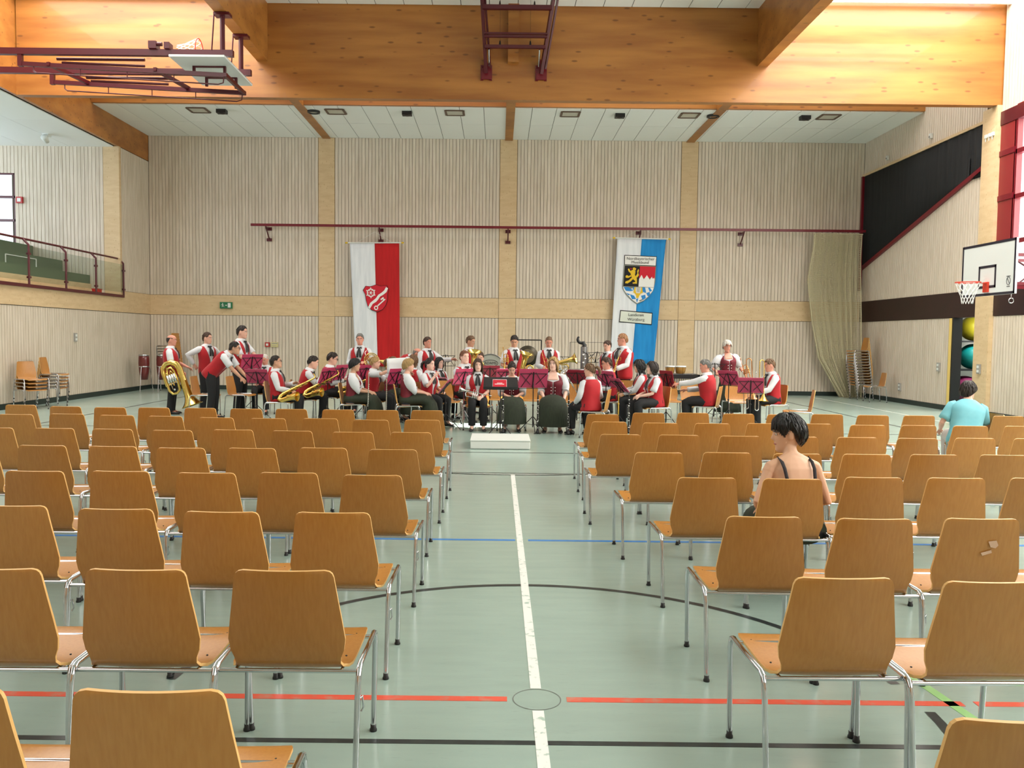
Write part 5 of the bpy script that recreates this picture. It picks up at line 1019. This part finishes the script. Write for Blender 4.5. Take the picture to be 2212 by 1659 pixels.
flat(t, f, [[Q1(*p) for p in ((478, 930), (566, 856), (574, 866), (486, 942))], [Q1(*p) for p in ((515, 862), (548, 838), (556, 850), (524, 874))], [Q1(*p) for p in ((540, 838), (552, 846), (556, 880), (546, 880))]], 'print_white', .040, 'key_shaft'); flat(t, f, [qc(464, 958, 25)], 'print_white', .040, 'key_bow'); flat(t, f, [qc(464, 958, 13)], 'print_red', .043, 'key_bow_hole')
t, f = banner('white and blue banner lettered Nordbayerischer Musikbund with a quartered shield', (3.64, 4.80), (5.14, 4.78), (3.48, .97), (4.84, .95), 'cloth_blue', 25.72)
def Q2(x, y):
    l = 208 - (y - 155) * .027; r_ = 778 - (y - 155) * .078; return ((x - l) / (r_ - l), (y - 155) / 1422)
def F2(P_, m, e, nm): return flat(t, f, [[Q2(*p) for p in q] for q in P_], m, e, nm)
F2([[(295, 340), (672, 346), (668, 458), (298, 452)]], 'print_black', .030, 'upper_label_border'); F2([[(302, 348), (666, 354), (662, 452), (304, 446)]], 'print_white', .033, 'upper_label')
F2([[(268, 968), (640, 990), (634, 1130), (258, 1108)]], 'print_black', .030, 'lower_label_border'); F2([[(275, 978), (632, 1000), (627, 1120), (266, 1098)]], 'print_cream', .033, 'lower_label')
def lab(txt, x, y, sz, m, sx=1.0): u, v = Q2(x, y); p = f(u, v, .036); o = ftext(t, txt, tuple(p), sz, m, (PI / 2, .012, 0), 'lettering', 'CENTER', sx); return o
mat('print_ink', (70, 70, 74), 0.8)
lab('Nordbayerischer', 484, 380, .125, 'print_ink', 1.0); lab('Musikbund', 480, 421, .125, 'print_ink', 1.0); lab('Landkreis', 450, 1020, .125, 'print_ink', 1.0); lab('Würzburg', 450, 1072, .125, 'print_ink', 1.0)
shp = [(296, 452), (668, 458), (662, 640), (640, 740), (590, 810), (530, 860), (456, 896), (390, 850), (330, 790), (294, 735), (284, 700), (290, 580)]
F2([shp], 'print_grey', .034, 'shield_border'); F2([[(305, 462), (480, 464), (468, 696), (294, 694)]], 'print_black', .038, 'shield_quarter_black'); F2([[(480, 464), (660, 466), (654, 600), (472, 600)]], 'print_red', .038, 'shield_quarter_red')
F2([[(472, 612), (500, 562), (527, 612), (563, 564), (597, 614), (630, 568), (654, 606), (648, 700), (468, 698)]], 'print_white', .0385, 'rake_points')
low = [(290, 702), (648, 704), (632, 745), (585, 806), (527, 853), (456, 886), (392, 842), (334, 783), (300, 738)]
F2([low], 'print_white', .038, 'shield_quarter_white')
F2([[(296, 704), (345, 704), (372, 750), (326, 748)], [(400, 704), (420, 704), (412, 742)], [(372, 750), (345, 704), (352, 704), (408, 742)], [(326, 770), (372, 785), (360, 800), (338, 782)], [(372, 785), (420, 800), (444, 838), (396, 842)], [(510, 704), (545, 704), (560, 768), (516, 752)], [(560, 768), (600, 752), (606, 786), (580, 806)], [(500, 800), (548, 786), (556, 826), (520, 850)], [(444, 838), (470, 830), (456, 882)], [(580, 706), (600, 704), (628, 740), (600, 752)]], 'print_blue', .041, 'lozenges')
F2([[(424, 704), (438, 704), (436, 740), (444, 770), (430, 776), (410, 764), (418, 736)], [(500, 704), (512, 704), (516, 740), (520, 766), (496, 776), (488, 768), (496, 740)], [(426, 770), (500, 772), (480, 800), (470, 828), (446, 826), (444, 800)]], 'print_gold', .044, 'lyre'); F2([[(450, 704), (454, 704), (456, 760), (452, 760)], [(464, 704), (468, 704), (468, 760), (464, 760)], [(478, 704), (482, 704), (480, 760), (476, 760)]], 'print_grey', .044, 'lyre_string')
F2([[(392, 490), (412, 478), (436, 492), (430, 510), (412, 512)], [(372, 520), (404, 500), (428, 520), (424, 560), (396, 580), (372, 556)], [(376, 560), (420, 560), (446, 600), (440, 640), (410, 620), (386, 590)], [(338, 500), (352, 492), (372, 524), (384, 530), (370, 544), (350, 528)], [(314, 580), (330, 568), (352, 580), (376, 566), (380, 584), (346, 600), (318, 598)], [(388, 594), (404, 610), (376, 640), (340, 664), (312, 660), (318, 640), (352, 628)], [(428, 600), (448, 610), (450, 664), (400, 664), (398, 652), (428, 644)], [(432, 580), (452, 548), (448, 520), (462, 494), (468, 512), (460, 540), (470, 566), (448, 596)]], 'print_gold', .042, 'lion'); F2([[(366, 494), (374, 486), (384, 496), (378, 506)]], 'print_red', .044, 'lion_tongue')
# small signs and boxes on the walls
mat('sign_green', (24, 110, 70), 0.4); mat('alarm_red', (176, 30, 30), 0.4); mat('sign_cream', (206, 196, 140), 0.5); mat('box_grey', (150, 148, 142), 0.5)
t = thing('exit_sign', 'green emergency exit sign with white pictograms on the back wall band', 'exit sign', (-8.5, 25.96, 2.63)); MB().box((-.19, -.05, -.1), (.19, .02, .1)).build('case', 'sign_green', t)
b = MB(); b.prism([(.06, -.07), (.15, -.07), (.15, .07), (.06, .07)], .004, 0, Matrix.Translation((0, -.055, 0))).prism([(-.02, .0), (.03, .02), (.03, .008), (.05, .008), (.05, -.008), (.03, -.008), (.03, -.02)], .004, 0, Matrix.Translation((-.01, -.055, 0)) ).ball((-.1, -.054, .055), (.014, .004, .014), 10, 6)
b.bar((-.11, -.053, .035), (-.095, -.053, -.01), .004, .02).bar((-.095, -.053, -.01), (-.06, -.053, -.03), .004, .014).bar((-.06, -.053, -.03), (-.055, -.053, -.06), .004, .012).bar((-.097, -.053, -.01), (-.12, -.053, -.055), .004, .014).bar((-.105, -.053, .03), (-.06, -.053, .02), .004, .01).bar((-.11, -.053, .03), (-.145, -.053, .0), .004, .01).build('pictogram', 'white', t)
t = thing('fire_alarm_button', 'red fire alarm button on the back wall behind the white-haired man', 'fire alarm', (-7.22, 25.97, 1.42)); MB().box((-.07, -.05, -.07), (.07, .02, .07)).build('case', 'alarm_red', t); MB().box((-.035, -.055, -.035), (.035, -.05, .035)).ball((0, -.056, 0), (.014, .006, .014), 10, 6).build('button_plate', 'white', t)
t = thing('notice_plate', 'cream notice plate beside the fire alarm button', 'sign', (-7.0, 25.97, 1.42)); MB().box((-.11, -.02, -.075), (.11, .015, .075)).build('plate', 'sign_cream', t); MB().box((-.09, -.022, .02), (.09, -.02, .05)).box((-.09, -.022, -.04), (.06, -.02, -.025)).build('print', 'box_grey', t)
for p, who in (((XL + .02, 21.35, 1.6), 'small grey switch box on the lower gallery wall'), ((XR - .025, 21.2, 1.08), 'small grey socket box by the doorway'), ((XR - .025, 23.2, .45), 'small grey socket low on the wall beside the lone chair'), ((XR - .125, 19.25, 1.1), 'small grey switch on the pillar beside the doorway')):
    t = thing('switch_box', who, 'switch', p); MB().box((-.02, -.06, -.11), (.02, .06, .11)).build('case', 'box_grey', t); MB().box((-.025, -.04, -.08), (.025, .04, -.02)).box((-.025, -.04, .02), (.025, .04, .08)).build('rocker', 'white', t)
t = thing('alarm_call_point', 'red alarm call point beside the gallery window', 'fire alarm', (-13.75, 23.98, 5.5)); MB().box((-.09, -.05, -.09), (.09, .02, .09)).build('case', 'alarm_red', t); MB().box((-.05, -.055, -.05), (.05, -.05, .05)).build('plate', 'white', t)
t = thing('fire_bucket', 'small red box on the gallery floor behind the glass', 'box', (-11.35, 23.5, 2.8)); MB().box((-.09, -.1, 0), (.09, .1, .14)).build('case', 'alarm_red', t); MB().box((-.1, -.11, .14), (.1, .11, .17)).build('lid', 'alarm_red', t)
t = thing('wall_spotlight', 'small white spotlight on the gallery ceiling', 'spotlight', (-12.2, 22.6, ZG - .02)); MB().box((-.08, -.08, -.06), (.08, .08, .0)).build('base', 'white', t); MB().tube([(0, 0, -.06), (0, 0, -.12)], .02, 8).lathe([(.06, 0), (.09, .18), (.085, .2)], 16, 0, Matrix.Translation((0, .02, -.2)) @ rx(1.0)).build('head', 'white', t)
for y, z in ((24.4, 7.05), (22.0, 7.1)):
    t = thing('alarm_sensor', f'tiny white sensor on the wall above the blackout curtain, {"close to the corner" if y > 23 else "midway along"}', 'sensor', (XR - .03, y, z)); MB().box((-.04, -.05, -.06), (.02, .05, .06)).build('case', 'white', t); MB().ball((-.045, 0, -.02), .025, 8, 6).build('lens', 'box_grey', t)
for k in range(3): t = thing('cable_clip_box', f'small white junction box high on the pillar, {ORD[k]} of three in a row', 'junction box', (XR - .115, 19.1 + .13 * k, 6.45)); MB().box((-.02, -.04, -.04), (.02, .04, .04)).build('case', 'white', t); MB().tube([(-.01, 0, -.04), (-.01, 0, -.12)], .008, 6).build('cable', 'white', t)
# ceiling lights and loudspeakers of the back bay
mat('lamp_glass', (190, 188, 176), 0.3); mat('frame_brown', (96, 74, 60), 0.5)
for i, x in enumerate((-8.25, -4.5, -1.25, 1.9, 5.15, 8.95)):
    t = thing('ceiling_light', f'square ceiling light in brown frame, {ORD[i]} along the back ceiling from the gallery', 'ceiling light', (x, 22.98, ZC - .019)); b = MB()
    for p, q in (((-.24, -.24), (.24, -.24)), ((.24, -.24), (.24, .24)), ((.24, .24), (-.24, .24)), ((-.24, .24), (-.24, -.24))): b.bar((p[0], p[1], -.012), (q[0], q[1], -.012), .06, .024)
    b.build('frame', 'frame_brown', t); MB().box((-.21, -.21, -.012), (.21, .21, -.004)).build('lens', 'lamp_glass', t)
for i, x in enumerate((-7.6, -2.55, 3.25, 8.3)):
    t = thing('ceiling_loudspeaker', f'small black loudspeaker, {ORD[i]} along the back ceiling from the gallery', 'loudspeaker', (x, 22.95, ZC - .019)); MB().box((-.13, -.1, -.1), (.13, .1, 0)).build('case', 'black', t); MB().lathe([(0, 0), (.08, .0), (.09, .01)], 16, 0, Matrix.Translation((0, 0, -.11))).build('grille', 'stand_black', t)
for i, x in enumerate((-5.1, 5.8)):
    t = thing('ceiling_vent', f'round dark ceiling vent {"on the gallery" if i == 0 else "on the net"} side of the back bay', 'vent', (x + (.0 if i == 0 else .0), 22.98, ZC - .019)); MB().lathe([(.17, 0), (.17, -.05), (.12, -.06), (.12, -.02)], 24, cap=False).build('rim', 'black', t); MB().lathe([(.0, -.03), (.12, -.03)], 20, cap=False).build('core', 'lamp_glass', t)
# ------------------------------------------------------------------ hanging net
mat('net_cord', (206, 198, 164), 0.9); t = thing('sports_net', 'beige sports net gathered in the back corner below the red rail', 'net', (0, 0, 0))
def edge(tab, z):
    for (z0, x0), (z1, x1) in zip(tab, tab[1:]):
        if z <= z0 and z >= z1: k = (z0 - z) / (z0 - z1); return x0 + (x1 - x0) * k
    return tab[-1][1]
EL = [(4.98, 9.62), (4.6, 9.6), (3.6, 9.45), (2.3, 9.62), (1.2, 9.85), (.5, 10.25), (.0, 10.55)]; ER = [(4.98, 11.08), (4.2, 11.05), (3.0, 11.08), (2.0, 11.1), (1.0, 11.1), (.0, 11.1)]
def net_layer(yo, ph, nx, nz):
    rr = []
    for j in range(nz + 1):
        z = 4.96 * (1 - j / nz) + .01; l, r_ = edge(EL, z), edge(ER, z); row = []
        for i in range(nx + 1):
            u = i / nx; a = (1 - z / 5) * .5 + .5
            row.append((l + (r_ - l) * (u + .018 * math.sin(u * 31 + ph)), yo + .16 * a * math.sin(u * 27 + ph + z * .25) * (.6 + .4 * math.sin(u * 7)) - .12 * (1 - z / 5), z))
        rr.append(row)
    o = MB().rings(rr, 0, False, None, False, False).build('netting', 'net_cord', t); m = o.modifiers.new('w', 'WIREFRAME'); m.thickness = .0105; m.use_even_offset = False; return o
net_layer(25.5, 0, 66, 92); net_layer(25.62, 2.2, 58, 92); net_layer(25.4, 4.2, 50, 80)
MB().tube([(9.6, 25.5, 4.98), (11.1, 25.5, 4.98)], .018, 6).build('head_rope', 'net_cord', t); MB().tube([(EL[k][1], 25.45, EL[k][0]) for k in range(len(EL))], .014, 6).build('edge_rope', 'net_cord', t)
b = MB()
for k in range(9): b.tube(arc((9.7 + .16 * k, 25.53, 5.0), .035, 0, 2 * PI, 8)[:-1], .004, 5, closed=True)
b.build('ring', 'chrome', t)
# ------------------------------------------------------------------ basketball goals
mat('board_white', (226, 232, 232), 0.4); mat('board_ink', (30, 26, 44), 0.45); mat('hoop_orange', (214, 62, 40), 0.4); mat('net_white', (240, 240, 238), 0.8)
def goal(t, M, arms=True):
    """board in local YZ plane facing -X, centred on y, bottom at z=0"""
    o = MB().box((0, -.9, 0), (.04, .9, 1.05), 0, M).build('backboard', 'board_white', t); b = MB()
    for y0, y1, z0, z1 in ((-.9, .9, 0, .05), (-.9, .9, 1.0, 1.05), (-.9, -.85, 0, 1.05), (.85, .9, 0, 1.05), (-.295, .295, .15, .20), (-.295, .295, .55, .60), (-.295, -.245, .15, .6), (.245, .295, .15, .6)): b.box((-.004, y0, z0), (-.0005, y1, z1), 0, M)
    b.build('board_marking', 'board_ink', t); b = MB(); b.tube([(-.004, -.70 + .06 * math.cos(a), .25 + .075 * math.sin(a)) for a in [2 * PI * k / 20 for k in range(20)]], .004, 5, 0, closed=True, M=M).tube([(-.004, -.735, .2), (-.004, -.665, .3)], .005, 5, 0, M=M).box((-.004, -.76, .335), (-.001, -.64, .345), 0, M).box((-.004, -.75, .14), (-.001, -.65, .15), 0, M).build('maker_mark', 'board_ink', t)
    MB().box((-.035, -.08, .07), (-.001, .08, .27), 0, M).box((-.16, -.05, .245), (-.03, .05, .255), 0, M).build('hoop_plate', 'hoop_orange', t); MB().tube(arc((-.375, 0, .26), .225, 0, 2 * PI, 28, (1, 0, 0), (0, 1, 0))[:-1], .011, 8, 0, closed=True, M=M).build('hoop_ring', 'hoop_orange', t)
    b = MB(); K = 12; lv = [(.225, 0), (.20, -.09), (.16, -.18), (.125, -.27), (.11, -.34), (.10, -.42)]
    for l in range(5):
        for k in range(K):
            for s_ in (-.5, .5):
                a0 = 2 * PI * (k + .5 * (l % 2)) / K; a1 = a0 + 2 * PI * s_ / K; r0, z0 = lv[l]; r1, z1 = lv[l + 1]
                b.tube([(-.375 + r0 * math.cos(a0), r0 * math.sin(a0), .26 + z0), (-.375 + r1 * math.cos(a1), r1 * math.sin(a1), .26 + z1)], .0055, 4, 0, M=M)
    b.build('hoop_net', 'net_white', t)
t = thing('basketball_goal', 'white basketball backboard with orange hoop on red arms from the side wall', 'basketball hoop', (0, 0, 0))
goal(t, Matrix.Translation((9.70, 16.55, 2.64)))
for y in (16.0, 17.1):
    MB().bar((9.76, y, 3.4), (XR - .1, y, 3.4), .05, .06).build('upper_arm', 'red_paint', t); MB().bar((9.76, y, 2.85), (XR - .1, y, 2.85), .05, .06).build('lower_arm', 'red_paint', t); MB().tube([(9.78, y, 3.38), (10.6, y, 2.88), (XR - .1, y, 3.36)], .018, 8).build('brace', 'dark_red', t); MB().bar((9.77, y, 2.7), (9.77, y, 3.6), .05, .05).build('board_post', 'dark_red', t); MB().bar((XR - .075, y, 2.7), (XR - .075, y, 3.6), .08, .06).build('wall_plate', 'dark_red', t)
MB().tube([(10.2, 16.55, 2.8), (10.2, 16.55, 2.6)], .012, 8).tube(arc((10.2, 16.55, 2.55), .05, 0, 2 * PI, 12)[:-1], .01, 6, closed=True).build('crank_ring', 'chrome', t)
# folded goal below the ceiling
t = thing('folded_basketball_goal', 'folded-up basketball goal with dark red lattice arms hanging from the roof beam', 'basketball hoop', (0, 0, 0))
for y in (16.25, 17.4):
    MB().bar((XL + .1, y, 7.1), (-5.15, y, 7.1), .1, .12).build('ceiling_bar', 'dark_red', t); MB().tube([(-5.36, y, 7.12), (-5.36, y, 7.84)], .05, 8).box((-5.5, y - .1, 7.8), (-5.2, y + .1, 7.855)).build('hanger', 'dark_red', t); MB().tube([(-5.55, y - .05, 7.15), (-5.5, y - .05, 7.85)], .015, 6).build('tie_rod', 'dark_red', t)
    MB().bar((-9.25, y, 6.87), (-5.27, y, 6.69), .06, .08).build('swing_arm', 'dark_red', t); MB().bar((-9.25, y, 7.08), (-9.25, y, 6.82), .08, .08).build('pivot', 'dark_red', t); MB().tube([(-9.0, y, 6.84), (-9.0, y, 6.74), (-8.95, y, 6.70), (-5.45, y, 6.52), (-5.35, y, 6.55), (-5.33, y, 6.7)], .013, 6).build('truss_rod', 'dark_red', t)
    for k in range(3): MB().tube([(-8.1 + .9 * k, y, 6.82 - .04 * k), (-8.1 + .9 * k, y, 6.655 - .045 * k)], .01, 6).build('truss_strut', 'dark_red', t)
    MB().tube([(-8.6, y + .1, 7.0), (-6.9, y + .1, 7.0)], .03, 8).build('spring_tube', 'dark_red', t); MB().tube([(-8.5, y + .1, 6.93), (-6.9, y + .1, 6.88)], .025, 8).build('spring_tube', 'dark_red', t)
for x, z in ((-8.7, 6.86), (-6.65, 6.78), (-5.3, 6.69)): MB().bar((x, 16.2, z), (x + .2 if x < -6 else x, 17.45, z), .06, .07).build('cross_member', 'dark_red', t)
M = Matrix.Translation((-6.35, 16.85, 7.0)) @ Matrix.Rotation(PI / 2, 4, 'Y'); goal(t, Matrix.Translation((-6.28, 16.85, 6.98)) @ Matrix.Rotation(PI / 2, 4, 'Y'))
for y in (16.5, 17.2): MB().bar((-6.0, y, 6.94), (-5.4, y, 6.94), .05, .05).bar((-6.0, y, 6.94), (-6.0, y, 6.76), .05, .05).bar((-5.4, y, 6.94), (-5.4, y, 6.72), .05, .05).build('board_bracket', 'dark_red', t)
MB().box((-6.75, 16.15, 7.16), (-6.6, 16.35, 7.3)).box((-6.45, 16.15, 7.16), (-6.35, 16.35, 7.28)).tube([(-6.68, 16.2, 7.25), (-6.5, 16.2, 7.25)], .04, 8).build('winch', 'dark_red', t)
# folding frame on the big cross beam
t = thing('folding_ceiling_frame', 'dark red folding steel frame fixed to the middle of the big cross beam', 'steel frame', (0, 0, 0))
for x0, x1 in ((-.33, -.44), (.90, 1.14)):
    A = Vector((x0, 18.9, 7.62)); B_ = Vector((x1, 18.1, 9.2)); MB().bar(A, B_, .07, .09).bar(A + Vector((.09, -.02, .1)), B_ + Vector((.1 if x0 > 0 else .06, .1, 0)), .04, .05).build('leg', 'dark_red', t)
    MB().prism([(-.11, -.16), (.11, -.16), (.07, .12), (-.02, .3), (-.07, .12)], .05, 0, Matrix.Translation((x0, 18.94, 7.66))).box((x0 - .13, 18.97, 7.48), (x0 - .07, 18.998, 7.82)).box((x0 + .07, 18.97, 7.48), (x0 + .13, 18.998, 7.82)).build('foot_plate', 'red_paint', t)
    for dx in (-.1, .1):
        for dz in (7.52, 7.77): MB().ball((x0 + dx, 18.965, dz), .018, 8, 6).build('bolt', 'red_paint', t)
    MB().tube([A + Vector((.06 if x0 < 0 else -.06, -.02, .15)), A + Vector((.06 if x0 < 0 else -.06, -.3, .42))], .018, 8).build('piston', 'chrome', t)
for k, h in ((.30, .07), (.42, .05), (.455, .04), (.75, .09), (.93, .05)):
    p = Vector((-.33, 18.82, 7.62)).lerp(Vector((-.44, 18.05, 9.2)), k); q = Vector((.90, 18.82, 7.62)).lerp(Vector((1.14, 18.05, 9.2)), k); MB().bar(p, q, h, h).build('cross_bar', 'dark_red', t)
    if k in (.30, .75):
        for u_ in (.25, .75): c_ = p.lerp(q, u_); MB().tube([c_, c_ + Vector((0, 0, .13))], [.03, .012], 8).tube([c_ + Vector((0, 0, .12)), c_ + Vector((0, 0, 9.1 - c_.z))], .003, 5).build('cable_clamp', 'black', t)
